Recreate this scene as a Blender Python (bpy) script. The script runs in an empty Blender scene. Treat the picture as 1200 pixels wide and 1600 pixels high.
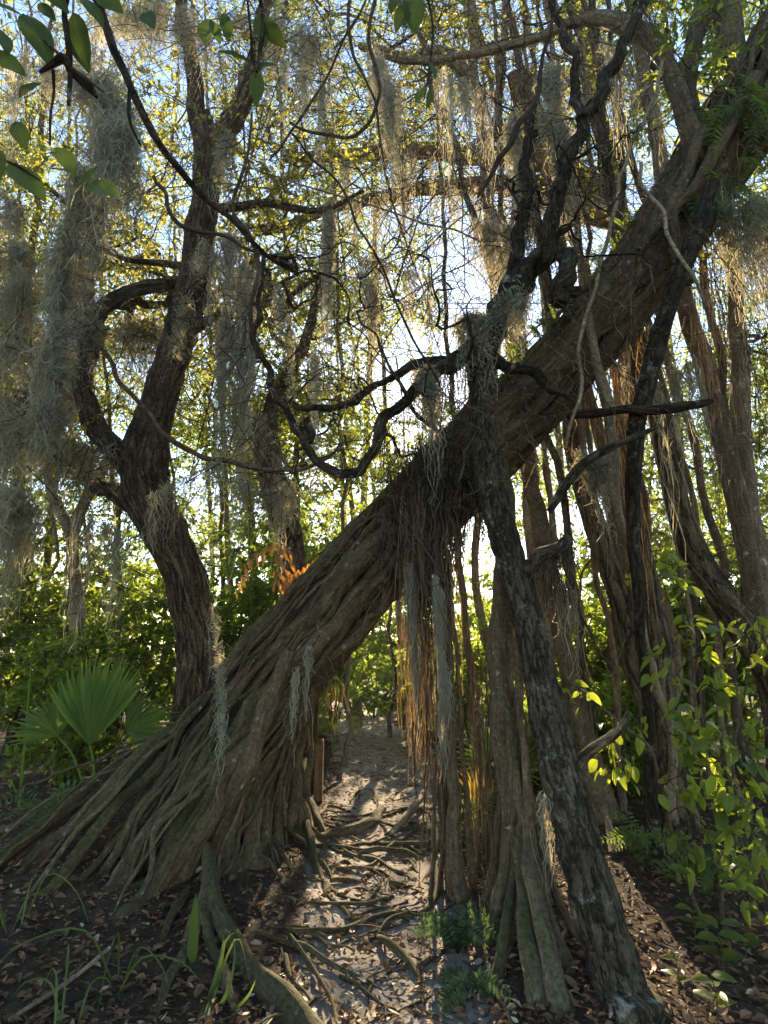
import bpy, math, random
import numpy as np
from mathutils import Vector, Matrix

rng = np.random.default_rng(11)
random.seed(11)
scene = bpy.context.scene
COL = scene.collection

# ------------------------------------------------------------------ camera
CAM_H, PITCH, FPX = 1.5, math.radians(13.3), 889.0     # focal length in pixels of a 1200 x 1600 picture
cd = bpy.data.cameras.new('camera')
cd.sensor_fit = 'VERTICAL'; cd.sensor_height = 36.0
cd.lens = 36.0 * FPX / 1600.0
cd.clip_start = 0.05; cd.clip_end = 2000
cam = bpy.data.objects.new('camera', cd); COL.objects.link(cam)
cam.location = (0, 0, CAM_H); cam.rotation_euler = (math.pi/2 + PITCH, 0, 0)
scene.camera = cam

# ------------------------------------------------------------------ sky, sun, exposure
SUN_EL, SUN_AZ = math.radians(24.0), math.radians(5.0)   # ahead, a little to the right
world = bpy.data.worlds.new('World'); scene.world = world; world.use_nodes = True
wt = world.node_tree; wt.nodes.clear()
sky = wt.nodes.new('ShaderNodeTexSky'); sky.sky_type = 'NISHITA'; sky.sun_disc = False
sky.sun_elevation = SUN_EL; sky.sun_rotation = SUN_AZ
sky.air_density = 1.15; sky.dust_density = 0.12; sky.ozone_density = 1.3
bg = wt.nodes.new('ShaderNodeBackground'); bg.inputs['Strength'].default_value = 0.1
wo = wt.nodes.new('ShaderNodeOutputWorld')
wt.links.new(sky.outputs[0], bg.inputs[0]); wt.links.new(bg.outputs[0], wo.inputs[0])
sd = bpy.data.lights.new('sun', 'SUN'); sd.energy = 5.0; sd.angle = math.radians(0.6); sd.color = (1.0, 0.80, 0.52)
sun = bpy.data.objects.new('sun', sd); COL.objects.link(sun)
sdir = Vector((math.sin(SUN_AZ)*math.cos(SUN_EL), math.cos(SUN_AZ)*math.cos(SUN_EL), math.sin(SUN_EL)))
sun.rotation_euler = (-sdir).to_track_quat('-Z', 'Y').to_euler(); sun.location = sdir*60
scene.view_settings.view_transform = 'Standard'; scene.view_settings.look = 'None'
scene.view_settings.exposure = 2.15; scene.view_settings.gamma = 1.0
scene.view_settings.use_curve_mapping = False
cy = scene.cycles
cy.max_bounces = 6; cy.diffuse_bounces = 3; cy.glossy_bounces = 2; cy.transmission_bounces = 4; cy.transparent_max_bounces = 4
cy.volume_bounces = 0; cy.sample_clamp_indirect = 4.0; cy.caustics_reflective = False; cy.caustics_refractive = False
cy.use_denoising = True; cy.use_adaptive_sampling = True; cy.adaptive_threshold = 0.02

# ------------------------------------------------------------------ helpers: picture geometry
SP, CP = math.sin(PITCH), math.cos(PITCH)
def P(px, py, d):
    """point d metres ahead whose picture is at (px, py)"""
    a, b = (px-600)/FPX, (800-py)/FPX
    dy = CP - b*SP; dz = SP + b*CP
    s = d/dy
    return np.array([a*s, d, CAM_H + dz*s])
def S(w, px, py, d):
    """size in metres of w picture units there"""
    b = (800-py)/FPX
    return w/FPX * d/(CP - b*SP)

def fbm(p, f, seed=0, octv=3):
    r = np.random.default_rng(1000+seed); out = np.zeros(len(p)); amp = 1.0; tot = 0
    for o in range(octv):
        for k in range(4):
            kv = r.normal(size=3); kv /= np.linalg.norm(kv)
            out += amp*np.sin(p @ kv * f*(1.6+r.random()) + r.random()*6.28)
        tot += amp*2.0; f *= 2.1; amp *= 0.5
    return out/tot

def path_x(y): return np.where(y < 7, 0.02*(y-3), 0.08 - 0.055*np.maximum(y-7, 0)**1.5)
def path_w(y): return 0.5 + 0.045*np.clip(y-3, 0, 12)
def gz(x, y):
    x = np.atleast_1d(np.asarray(x, float)); y = np.atleast_1d(np.asarray(y, float))
    p = np.stack([x, y, 0*x], 1)
    d = (x - path_x(y))/path_w(y)
    z = -0.09*np.exp(-d*d) + 0.05
    z = z + 0.22*np.exp(-((x+1.7)/1.2)**2 - ((y-4.6)/1.3)**2)
    z = z + 0.10*np.exp(-((x-1.9)/1.0)**2 - ((y-4.4)/2.2)**2)
    near = np.clip(1.4 - np.hypot(x, y)/40, 0, 1)
    z = z + near*(0.035*fbm(p, 1.3, 5) + 0.012*fbm(p, 6.0, 6)) + 0.25*fbm(p, 0.12, 7)*(1-np.exp(-((y-4)/14)**2))
    return z
def G(px, py, lift=0.0):
    """the ground point whose picture is at (px, py)"""
    a = P(px, py, 1.0) - np.array([0, 0, CAM_H])
    t = np.arange(1.0, 40, 0.15)
    for _ in range(2):
        under = CAM_H + a[2]*t < gz(a[0]*t, a[1]*t)
        k = int(under.argmax()) if under.any() else len(t)-1
        t = np.linspace(t[max(k-1, 0)], t[k], 40)
    q = a*t[-1] if not under.any() else a*t[20]
    return np.array([q[0], q[1], gz(q[0], q[1])[0] + lift])

# ------------------------------------------------------------------ helpers: meshes
class MB:
    def __init__(s): s.V = []; s.F = {3: [], 4: []}; s.U = {3: [], 4: []}; s.R = []; s.n = 0
    def add(s, v, f, uv=None, rnd=None):
        v = np.asarray(v, float).reshape(-1, 3); f = np.asarray(f, int); k = f.shape[1]
        if uv is None: uv = np.zeros((len(f), k, 2))
        elif uv.ndim == 2: uv = uv[f]
        s.V.append(v); s.F[k].append(f + s.n); s.U[k].append(uv)
        s.R.append(np.full(len(v), 0.5) if rnd is None else np.broadcast_to(rnd, (len(v),)))
        s.n += len(v)
    def mesh(s, name, mat, smooth=True):
        me = bpy.data.meshes.new(name)
        V = np.concatenate(s.V); R = np.concatenate(s.R)
        idx = []; start = []; uvs = []; c = 0; n = 0
        for k in (3, 4):
            if s.F[k]:
                f = np.concatenate(s.F[k]); idx.append(f.ravel()); uvs.append(np.concatenate(s.U[k]).reshape(-1, 2))
                start.append(c + np.arange(len(f))*k); c += len(f)*k; n += len(f)
        idx = np.concatenate(idx); start = np.concatenate(start); uvs = np.concatenate(uvs)
        me.vertices.add(len(V)); me.vertices.foreach_set('co', V.astype(np.float32).ravel())
        me.loops.add(len(idx)); me.loops.foreach_set('vertex_index', idx.astype(np.int32))
        me.polygons.add(n); me.polygons.foreach_set('loop_start', start.astype(np.int32))
        me.polygons.foreach_set('use_smooth', np.full(n, smooth))
        me.update(calc_edges=True)
        ul = me.uv_layers.new(name='UVMap'); ul.data.foreach_set('uv', uvs.astype(np.float32).ravel())
        at = me.attributes.new('rnd', 'FLOAT', 'POINT'); at.data.foreach_set('value', R.astype(np.float32))
        me.materials.append(mat)
        return me
    def build(s, name, mat, parent=None, smooth=True, kind=None):
        if not s.V: return None
        return link(name, s.mesh(name, mat, smooth), parent, kind)
def link(name, me, parent=None, kind=None):
    o = bpy.data.objects.new(name, me); COL.objects.link(o)
    if parent is not None:
        o.parent = parent; o.matrix_parent_inverse = Matrix.Translation(-Vector(parent.location))
    if kind: o['kind'] = kind
    return o
def tag(o, label, cat, group=None):
    o['label'] = label; o['category'] = cat
    if group: o['group'] = group
    return o
def thing(name, label, cat, loc, group=None):
    o = bpy.data.objects.new(name, None); COL.objects.link(o); o.location = Vector(loc); o.empty_display_size = 0.1
    return tag(o, label, cat, group)

def spline(pts, n):
    """Catmull-Rom through rows of any width, n samples, evenly spread by chord"""
    p = np.asarray(pts, float)
    if len(p) == 2: return p[0] + np.linspace(0, 1, n)[:, None]*(p[1]-p[0])
    q = np.vstack([2*p[0]-p[1], p, 2*p[-1]-p[-2]])
    L = np.concatenate([[0], np.cumsum(np.linalg.norm(np.diff(p[:, :3], axis=0), axis=1)+1e-6)])
    s = np.linspace(0, L[-1], n); i = np.clip(np.searchsorted(L, s, 'right')-1, 0, len(p)-2)
    t = ((s-L[i])/(L[i+1]-L[i]))[:, None]
    a, b, c, d = q[i], q[i+1], q[i+2], q[i+3]
    return 0.5*((2*b) + (c-a)*t + (2*a-5*b+4*c-d)*t**2 + (3*b-a-3*c+d)*t**3)
def frames(p):
    T = np.gradient(p, axis=0); T /= np.linalg.norm(T, axis=1)[:, None] + 1e-9
    N = np.zeros_like(T); r = np.array([0.3, 1, 0.2]) if abs(T[0] @ np.array([0.3, 1, 0.2])) < 0.95 else np.array([1, 0, 0])
    v = np.cross(T[0], r); v /= np.linalg.norm(v)
    for i in range(len(p)):
        v = v - T[i]*(v @ T[i]); v /= np.linalg.norm(v)+1e-9; N[i] = v
    return T, N, np.cross(T, N)
def tube(mb, pts, n=24, sides=8, wob=0.0, wf=3.0, lump=0.0, lf=5.0, flute=0.0, nfl=5, seed=0, ridge=0.0, rnd=None, raw=False):
    """pts rows: x y z r"""
    c = np.asarray(pts, float) if raw else spline(pts, n)
    n = len(c)
    p = c[:, :3].copy(); r = np.maximum(c[:, 3], 1e-4)
    if wob:
        for k in range(3): p[:, k] += wob*fbm(c[:, :3], wf, seed*7+k, 2)
    T, N, B = frames(p)
    a = np.linspace(0, 2*np.pi, sides, endpoint=False)
    d = np.cos(a)[None, :, None]*N[:, None] + np.sin(a)[None, :, None]*B[:, None]
    rr = np.repeat(r[:, None], sides, 1)
    s = np.concatenate([[0], np.cumsum(np.linalg.norm(np.diff(p, axis=0), axis=1))])
    if flute: rr = rr*(1 + flute*np.sin(nfl*a[None]+1.3*seed + 0.8*np.sin(s[:, None]*1.7+seed)) + 0.5*flute*np.sin((2*nfl+1)*a[None]+s[:, None]*0.9))
    pos = p[:, None] + d*rr[..., None]
    if lump or ridge:
        q = pos.reshape(-1, 3)
        k = 1.0
        if lump: k = k + lump*fbm(q, lf, seed+3)
        if ridge:
            ang = (a[None] + 0.25*np.sin(s[:, None]*2.3+seed)).repeat(1, 0)
            cyl = np.stack([np.cos(ang)*r.mean()*1.0, np.sin(ang)*r.mean(), np.broadcast_to(s[:, None]*0.16, ang.shape)], -1).reshape(-1, 3)
            k = k + ridge*np.abs(fbm(cyl, 30.0/max(r.mean()*6, .3), seed+9, 3))
        pos = (p[:, None] + d*(rr*np.reshape(k, rr.shape))[..., None])
    i = np.arange(n-1)[:, None]*sides; j = np.arange(sides)[None]; j2 = (j+1) % sides
    f = np.stack([i+j, i+j2, i+sides+j2, i+sides+j], -1).reshape(-1, 4)
    circ = 2*np.pi*float(np.mean(r))
    u0 = np.broadcast_to(j/sides*circ, (n-1, sides)); u1 = np.broadcast_to((j+1)/sides*circ, (n-1, sides))
    v0 = np.broadcast_to(s[:-1, None], (n-1, sides)); v1 = np.broadcast_to(s[1:, None], (n-1, sides))
    uv = np.stack([np.stack([u0, v0], -1), np.stack([u1, v0], -1), np.stack([u1, v1], -1), np.stack([u0, v1], -1)], 2).reshape(-1, 4, 2)
    uv = uv + seed*0.37
    mb.add(pos.reshape(-1, 3), f, uv, rnd=rng.random() if rnd is None else rnd)
    # caps
    for e, o in ((0, 1), (n-1, -1)):
        base = mb.n; ring = pos[e]; cen = p[e] - T[e]*o*r[e]*0.25
        tri = np.stack([np.full(sides, sides), (np.arange(sides)+1) % sides, np.arange(sides)], 1)
        if o < 0: tri = tri[:, ::-1]
        mb.add(np.vstack([ring, cen]), tri, None, rnd=0.5)
    return c
def strands(mb, pts, rad, rnd=None, sides=3):
    """pts: (n, m, 3) thin threads; rad: (n,) or (n, m); sides 2 = a flat fibre that turns along its length"""
    n, m, _ = pts.shape
    if sides == 2:
        T = unit(np.gradient(pts, axis=1)); R = unit(rng.normal(size=(n, 1, 3)) + 0.5*rng.normal(size=(n, m, 3))); N = unit(np.cross(T, R))
        rad = np.broadcast_to(np.asarray(rad, float).reshape(n, -1), (n, m))[..., None]
        pos = np.stack([pts-N*rad, pts+N*rad], 2); i = (np.arange(n)*m*2)[:, None] + (np.arange(m-1)*2)[None]
        f = np.stack([i, i+1, i+3, i+2], -1).reshape(-1, 4)
        mb.add(pos.reshape(-1, 3), f, None, rnd=np.repeat(rng.random(n) if rnd is None else np.broadcast_to(rnd, (n,)), m*2)); return
    T = np.gradient(pts, axis=1); T /= np.linalg.norm(T, axis=2, keepdims=True)+1e-9
    ref = np.where(np.abs(T[..., 2:3]) > 0.8, np.array([1.0, 0, 0]), np.array([0, 0, 1.0]))
    N = np.cross(T, ref); N /= np.linalg.norm(N, axis=2, keepdims=True)+1e-9
    B = np.cross(T, N)
    rad = np.broadcast_to(np.asarray(rad, float).reshape(n, -1), (n, m))
    a = np.arange(sides)*2*np.pi/sides
    pos = pts[:, :, None] + rad[:, :, None, None]*(np.cos(a)[None, None, :, None]*N[:, :, None] + np.sin(a)[None, None, :, None]*B[:, :, None])
    i = (np.arange(n)*m*sides)[:, None, None] + (np.arange(m-1)*sides)[None, :, None]
    j = np.arange(sides)[None, None]; j2 = (j+1) % sides
    f = np.stack([i+j, i+j2, i+sides+j2, i+sides+j], -1).reshape(-1, 4)
    r = np.repeat(rng.random(n) if rnd is None else np.broadcast_to(rnd, (n,)), m*sides)
    mb.add(pos.reshape(-1, 3), f, None, rnd=r)
def unit(v): return v/(np.linalg.norm(v, axis=-1, keepdims=True)+1e-9)
def leaves(mb, C, D, N, L, W, fold=0.15, big=False, rnd=None):
    n = len(C); D = unit(D); Sx = unit(np.cross(D, N)); Nn = np.cross(Sx, D)
    L = np.broadcast_to(L, (n,))[:, None]; W = np.broadcast_to(W, (n,))[:, None]
    r = rng.random(n) if rnd is None else rnd
    if not big:
        v = np.stack([C, C+D*L*.45+Sx*W*.5+Nn*W*fold, C+D*L-Nn*L*.08, C+D*L*.45-Sx*W*.5+Nn*W*fold], 1)
        b = np.arange(n)[:, None]*4
        f = np.concatenate([b+np.array([0, 1, 2]), b+np.array([0, 2, 3])])
        uv = np.tile(np.array([[.5, 0], [1, .45], [.5, 1], [0, .45]]), (n, 1))
        mb.add(v.reshape(-1, 3), f, uv, rnd=np.repeat(r, 4))
    else:
        v = np.stack([C, C+D*L*.3+Sx*W*.46+Nn*W*fold, C+D*L*.65+Sx*W*.4+Nn*W*fold-Nn*L*.04, C+D*L-Nn*L*.12,
                      C+D*L*.65-Sx*W*.4+Nn*W*fold-Nn*L*.04, C+D*L*.3-Sx*W*.46+Nn*W*fold, C+D*L*.5-Nn*L*.02], 1)
        b = np.arange(n)[:, None]*7
        f = np.concatenate([b+np.array(t) for t in ([0, 1, 6], [1, 2, 6], [2, 3, 6], [3, 4, 6], [4, 5, 6], [5, 0, 6])])
        uv = np.tile(np.array([[.5, 0], [1, .3], [.95, .65], [.5, 1], [.05, .65], [0, .3], [.5, .5]]), (n, 1))
        mb.add(v.reshape(-1, 3), f, uv, rnd=np.repeat(r, 7))
def leaf_mesh(name, mat, L, W, n=6, fold=0.18, curl=0.15, twist=0.0, tipk=1.0):
    t = np.linspace(0, 1, n+1); w = np.sin(np.pi*np.clip(t, 0, 1)**(0.75*tipk))**0.8*W/2; w[0] = 0.03*W; w[-1] = 0.002
    v = []; uv = []
    for k in range(n+1):
        z = -curl*L*t[k]**2; y = L*(t[k] - 0.25*curl*t[k]**2)
        for sgn in (-1, 0, 1):
            rip = 0.03*L*math.sin(k*2.1+sgn)*abs(sgn)
            v.append((sgn*w[k]*math.cos(fold), y, z + abs(sgn)*w[k]*math.sin(fold) + rip*0.3 + twist*sgn*w[k]*t[k])); uv.append((0.5+0.5*sgn, t[k]))
    f = []
    for k in range(n):
        b = 3*k; f += [(b, b+1, b+4, b+3), (b+1, b+2, b+5, b+4)]
    mb = MB(); mb.add(np.array(v), np.array(f), np.array(uv), 0.5)
    return mb.mesh(name, mat)
def orient(o, loc, d, up, s=1.0):
    """local +Y along d, +Z near up, as a world matrix under the parent's offset"""
    d = unit(np.asarray(d, float)); up = np.asarray(up, float); x = unit(np.cross(d, up)); z = np.cross(x, d)
    m = Matrix(((x[0]*s, d[0]*s, z[0]*s, loc[0]), (x[1]*s, d[1]*s, z[1]*s, loc[1]), (x[2]*s, d[2]*s, z[2]*s, loc[2]), (0, 0, 0, 1)))
    if o.parent is not None:
        o.matrix_parent_inverse = Matrix.Translation(-Vector(o.parent.location)) if o.parent.parent is None else Matrix.Identity(4)
    o.matrix_basis = m
    return o

# ------------------------------------------------------------------ materials
def nodes(name):
    m = bpy.data.materials.new(name); m.use_nodes = True; t = m.node_tree; t.nodes.clear()
    return m, t, t.nodes.new('ShaderNodeOutputMaterial')
def N_(t, typ, **k):
    n = t.nodes.new(typ)
    for a, b in k.items():
        if a in ('noise_dimensions', 'data_type', 'blend_type', 'attribute_name', 'operation', 'distance', 'feature'): setattr(n, a, b)
        else: n.inputs[a.replace('_', ' ')].default_value = b
    return n
def ramp(t, stops, src=None):
    r = t.nodes.new('ShaderNodeValToRGB'); e = r.color_ramp.elements
    while len(e) < len(stops): e.new(0.5)
    for i, (p, c) in enumerate(stops): e[i].position = p; e[i].color = (*c, 1) if len(c) == 3 else c
    if src is not None: t.links.new(src, r.inputs[0])
    return r
def mix(t, fac, a, b, blend='MIX'):
    m = t.nodes.new('ShaderNodeMix'); m.data_type = 'RGBA'; m.blend_type = blend
    for s, v in ((0, fac), (6, a), (7, b)):
        if hasattr(v, 'links'): t.links.new(v, m.inputs[s])
        elif isinstance(v, tuple): m.inputs[s].default_value = (*v, 1)
        else: m.inputs[s].default_value = v
    return m.outputs[2]
def bark(name, dark, light, spec=0.15, lichen=None, lich_amt=0.55, moss=None, stretch=(26, 5), bump=0.5, rough=0.9, crack=False, lich_scale=9.0):
    m, t, out = nodes(name)
    uv = t.nodes.new('ShaderNodeUVMap'); mp = t.nodes.new('ShaderNodeMapping'); mp.inputs['Scale'].default_value = (stretch[0], stretch[1], 1)
    t.links.new(uv.outputs[0], mp.inputs[0])
    n1 = N_(t, 'ShaderNodeTexNoise', Scale=1.0, Detail=6.0, Roughness=0.65); t.links.new(mp.outputs[0], n1.inputs['Vector'])
    geo = t.nodes.new('ShaderNodeNewGeometry')
    n2 = N_(t, 'ShaderNodeTexNoise', Scale=3.0, Detail=4.0); t.links.new(geo.outputs['Position'], n2.inputs['Vector'])
    col = ramp(t, [(0.3, dark), (0.7, light)], n1.outputs[0]).outputs[0]
    col = mix(t, 0.75, col, ramp(t, [(0.3, (0.55, 0.52, 0.48)), (0.7, (1.25, 1.2, 1.1))], n2.outputs[0]).outputs[0], 'MULTIPLY')
    at = N_(t, 'ShaderNodeAttribute'); at.attribute_name = 'rnd'
    col = mix(t, 0.8, col, ramp(t, [(0, (0.38, 0.33, 0.28)), (.35, (1.0, .92, .82)), (.7, (.8, .82, .66)), (1, (1.5, 1.45, 1.38))], at.outputs['Fac']).outputs[0], 'MULTIPLY')
    h = n1.outputs[0]
    if crack:
        vo = N_(t, 'ShaderNodeTexVoronoi', Scale=0.55); vo.feature = 'DISTANCE_TO_EDGE'
        nd = N_(t, 'ShaderNodeVectorMath'); nd.operation = 'ADD'
        sc = N_(t, 'ShaderNodeVectorMath'); sc.operation = 'SCALE'; sc.inputs['Scale'].default_value = 3.2
        t.links.new(n1.outputs['Color'], sc.inputs[0]); t.links.new(mp.outputs[0], nd.inputs[0]); t.links.new(sc.outputs[0], nd.inputs[1])
        t.links.new(nd.outputs[0], vo.inputs['Vector'])
        cr = ramp(t, [(0.0, (.1, .1, .1)), (0.1, (1, 1, 1))], vo.outputs['Distance'])
        col = mix(t, 0.6, col, cr.outputs[0], 'MULTIPLY')
        ad = N_(t, 'ShaderNodeMath'); ad.operation = 'MULTIPLY_ADD'; ad.inputs[1].default_value = 1.2
        t.links.new(cr.outputs[0], ad.inputs[0]); t.links.new(n1.outputs[0], ad.inputs[2]); h = ad.outputs[0]
    if lichen:
        n3 = N_(t, 'ShaderNodeTexNoise', Scale=lich_scale, Detail=5.0, Roughness=0.7); t.links.new(geo.outputs['Position'], n3.inputs['Vector'])
        f = ramp(t, [(lich_amt, (0, 0, 0)), (lich_amt+0.06, (1, 1, 1))], n3.outputs[0])
        col = mix(t, f.outputs[0], col, lichen)
    if moss:
        sx = t.nodes.new('ShaderNodeSeparateXYZ'); t.links.new(geo.outputs['Normal'], sx.inputs[0])
        ma = N_(t, 'ShaderNodeMath'); ma.operation = 'MULTIPLY_ADD'; ma.inputs[1].default_value = 0.45
        t.links.new(sx.outputs['Z'], ma.inputs[0]); t.links.new(n2.outputs[0], ma.inputs[2])
        f = ramp(t, [(0.5, (0, 0, 0)), (1.05, (0.9, 0.9, 0.9))], ma.outputs[0])
        col = mix(t, f.outputs[0], col, moss)
    bs = t.nodes.new('ShaderNodeBsdfPrincipled'); bs.inputs['Roughness'].default_value = rough; bs.inputs['Specular IOR Level'].default_value = spec
    t.links.new(col, bs.inputs['Base Color'])
    n4 = N_(t, 'ShaderNodeTexNoise', Scale=38.0, Detail=6.0, Roughness=0.75); t.links.new(geo.outputs['Position'], n4.inputs['Vector'])
    col = mix(t, 0.85, col, ramp(t, [(0.34, (0.38, 0.35, 0.32)), (0.66, (1.45, 1.4, 1.32))], n4.outputs[0]).outputs[0], 'MULTIPLY'); t.links.new(col, bs.inputs['Base Color'])
    b0 = N_(t, 'ShaderNodeBump', Strength=min(1, bump*.9), Distance=0.015); t.links.new(n4.outputs[0], b0.inputs['Height'])
    b = N_(t, 'ShaderNodeBump', Strength=bump, Distance=0.04); t.links.new(h, b.inputs['Height']); t.links.new(b0.outputs[0], b.inputs['Normal']); t.links.new(b.outputs[0], bs.inputs['Normal'])
    t.links.new(bs.outputs[0], out.inputs[0])
    return m
def leafmat(name, c1, c2, trans, tw=0.5, rough=0.45, spec=0.35, obj_rnd=False, veins=False, third=None):
    """leaf with light shining through: colours run c1..c2 at random from leaf to leaf"""
    m, t, out = nodes(name)
    if obj_rnd: src = t.nodes.new('ShaderNodeObjectInfo').outputs['Random']
    else:
        at = t.nodes.new('ShaderNodeAttribute'); at.attribute_name = 'rnd'; src = at.outputs['Fac']
    st = [(0, c1), (0.9, c2)] + ([(0.97, third)] if third else [])
    col = ramp(t, st, src).outputs[0]
    tcol = mix(t, 0.65, trans, mix(t, 1.0, trans, ramp(t, [(0, (.6, .6, .6)), (1, (1.5, 1.3, 1.0))], src).outputs[0], 'MULTIPLY'))
    bs = t.nodes.new('ShaderNodeBsdfPrincipled'); bs.inputs['Roughness'].default_value = rough; bs.inputs['Specular IOR Level'].default_value = spec
    if veins:
        uv = t.nodes.new('ShaderNodeUVMap'); sx = t.nodes.new('ShaderNodeSeparateXYZ'); t.links.new(uv.outputs[0], sx.inputs[0])
        ab = N_(t, 'ShaderNodeMath'); ab.operation = 'SUBTRACT'; ab.inputs[1].default_value = 0.5; t.links.new(sx.outputs[0], ab.inputs[0])
        a2 = N_(t, 'ShaderNodeMath'); a2.operation = 'ABSOLUTE'; t.links.new(ab.outputs[0], a2.inputs[0])
        w = N_(t, 'ShaderNodeMath'); w.operation = 'MULTIPLY_ADD'; w.inputs[1].default_value = -0.55; t.links.new(a2.outputs[0], w.inputs[0]); t.links.new(sx.outputs[1], w.inputs[2])
        sn = N_(t, 'ShaderNodeMath'); sn.operation = 'SINE'; mu = N_(t, 'ShaderNodeMath'); mu.operation = 'MULTIPLY'; mu.inputs[1].default_value = 62.0
        t.links.new(w.outputs[0], mu.inputs[0]); t.links.new(mu.outputs[0], sn.inputs[0])
        v1 = ramp(t, [(0.9, (0, 0, 0)), (0.99, (.5, .5, .5))], sn.outputs[0]).outputs[0]
        v2 = ramp(t, [(0.0, (1, 1, 1)), (0.06, (0, 0, 0))], a2.outputs[0]).outputs[0]
        vv = mix(t, 1.0, v1, v2, 'ADD')
        pos = t.nodes.new('ShaderNodeNewGeometry'); nz = N_(t, 'ShaderNodeTexNoise', Scale=18.0, Detail=3.0); t.links.new(pos.outputs['Position'], nz.inputs['Vector'])
        col = mix(t, 0.6, col, ramp(t, [(.3, (.6, .6, .55)), (.7, (1.3, 1.3, 1.2))], nz.outputs[0]).outputs[0], 'MULTIPLY')
        col = mix(t, vv, col, (c2[0]*1.6, c2[1]*1.5, c2[2]*1.6)); tcol = mix(t, vv, tcol, mix(t, 1.0, tcol, (.55, .6, .5), 'MULTIPLY'))
        b = N_(t, 'ShaderNodeBump', Strength=0.3, Distance=0.004); t.links.new(vv, b.inputs['Height']); t.links.new(b.outputs[0], bs.inputs['Normal'])
    t.links.new(col, bs.inputs['Base Color'])
    tr = t.nodes.new('ShaderNodeBsdfTranslucent'); t.links.new(tcol, tr.inputs[0])
    mx = t.nodes.new('ShaderNodeMixShader'); mx.inputs[0].default_value = tw
    t.links.new(bs.outputs[0], mx.inputs[1]); t.links.new(tr.outputs[0], mx.inputs[2]); t.links.new(mx.outputs[0], out.inputs[0])
    return m

M = {}
M['fig'] = bark('fig_bark', (0.06, 0.048, 0.034), (0.22, 0.18, 0.13), lichen=(0.40, 0.40, 0.33), lich_amt=0.63, moss=(0.06, 0.07, 0.024), stretch=(46, 5.0), bump=0.8, lich_scale=17)
M['figroot'] = bark('root_bark', (0.085, 0.068, 0.05), (0.28, 0.235, 0.18), lichen=(0.43, 0.42, 0.35), lich_amt=0.62, moss=(0.075, 0.08, 0.032), stretch=(50, 6.0), bump=0.75, lich_scale=17)
M['dark'] = bark('charred_bark', (0.04, 0.034, 0.029), (0.155, 0.136, 0.115), lichen=(0.30, 0.30, 0.265), lich_amt=0.6, stretch=(38, 9), bump=0.8, crack=True, lich_scale=6)
M['brown'] = bark('furrowed_bark', (0.075, 0.06, 0.046), (0.30, 0.25, 0.195), lichen=(0.30, 0.30, 0.26), lich_amt=0.66, stretch=(34, 4.0), bump=0.9, crack=True)
M['pale'] = bark('pale_bark', (0.17, 0.145, 0.115), (0.38, 0.34, 0.28), lichen=(0.48, 0.48, 0.42), lich_amt=0.6, stretch=(14, 5), bump=0.35)
M['limb'] = bark('limb_bark', (0.09, 0.072, 0.052), (0.27, 0.22, 0.165), lichen=(0.36, 0.36, 0.3), lich_amt=0.62, stretch=(18, 6), bump=0.4)
M['twig'] = bark('twig_bark', (0.045, 0.036, 0.028), (0.15, 0.12, 0.092), stretch=(60, 20), bump=0.2)
M['post'] = bark('post_wood', (0.17, 0.10, 0.06), (0.34, 0.22, 0.14), stretch=(60, 2), bump=0.3)
M['aerial'] = leafmat('aerial_root', (0.15, 0.115, 0.08), (0.41, 0.33, 0.23), (0.62, 0.47, 0.25), tw=0.45, rough=0.8, spec=0.2)
M['darkroot'] = leafmat('dark_rootlet', (0.05, 0.038, 0.028), (0.16, 0.12, 0.085), (0.2, 0.13, 0.07), tw=0.15, rough=0.85, spec=0.15)
M['moss'] = leafmat('grey_moss', (0.25, 0.255, 0.20), (0.47, 0.465, 0.38), (0.56, 0.5, 0.33), tw=0.4, rough=0.85, spec=0.1)
M['canopy'] = leafmat('canopy_leaf', (0.04, 0.068, 0.016), (0.115, 0.145, 0.034), (0.38, 0.46, 0.065), tw=0.5, rough=0.4, spec=0.4)
M['canopyw'] = leafmat('warm_canopy_leaf', (0.05, 0.072, 0.016), (0.135, 0.145, 0.036), (0.46, 0.46, 0.08), tw=0.5, rough=0.45, spec=0.35)
M['bush'] = leafmat('bush_leaf', (0.034, 0.076, 0.016), (0.10, 0.15, 0.032), (0.42, 0.56, 0.06), tw=0.52, rough=0.4, spec=0.35)
M['hero'] = leafmat('near_leaf', (0.03, 0.06, 0.014), (0.075, 0.115, 0.028), (0.12, 0.18, 0.03), tw=0.3, rough=0.55, spec=0.15, obj_rnd=True, veins=True)
M['shrub'] = leafmat('shrub_leaf', (0.03, 0.08, 0.026), (0.08, 0.14, 0.036), (0.52, 0.62, 0.05), tw=0.55, rough=0.35, spec=0.4, obj_rnd=True, veins=True)
M['palm'] = leafmat('palm_blade', (0.055, 0.12, 0.022), (0.12, 0.19, 0.04), (0.42, 0.6, 0.06), tw=0.5, rough=0.4, spec=0.2, obj_rnd=True)
M['palmy'] = leafmat('yellow_palm_blade', (0.22, 0.19, 0.03), (0.34, 0.24, 0.03), (0.5, 0.34, 0.03), tw=0.5, rough=0.4, obj_rnd=True)
M['fern'] = leafmat('fern_leaf', (0.035, 0.075, 0.02), (0.08, 0.13, 0.035), (0.25, 0.36, 0.05), tw=0.45)
M['fernb'] = leafmat('bluish_fern_leaf', (0.03, 0.055, 0.02), (0.07, 0.105, 0.036), (0.11, 0.18, 0.045), tw=0.35)
M['rust'] = leafmat('dead_fern_leaf', (0.24, 0.105, 0.03), (0.34, 0.165, 0.045), (0.45, 0.21, 0.045), tw=0.5, obj_rnd=True)
M['grass'] = leafmat('grass_blade', (0.04, 0.08, 0.018), (0.09, 0.14, 0.03), (0.16, 0.23, 0.045), tw=0.4, rough=0.4, obj_rnd=True)
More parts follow.
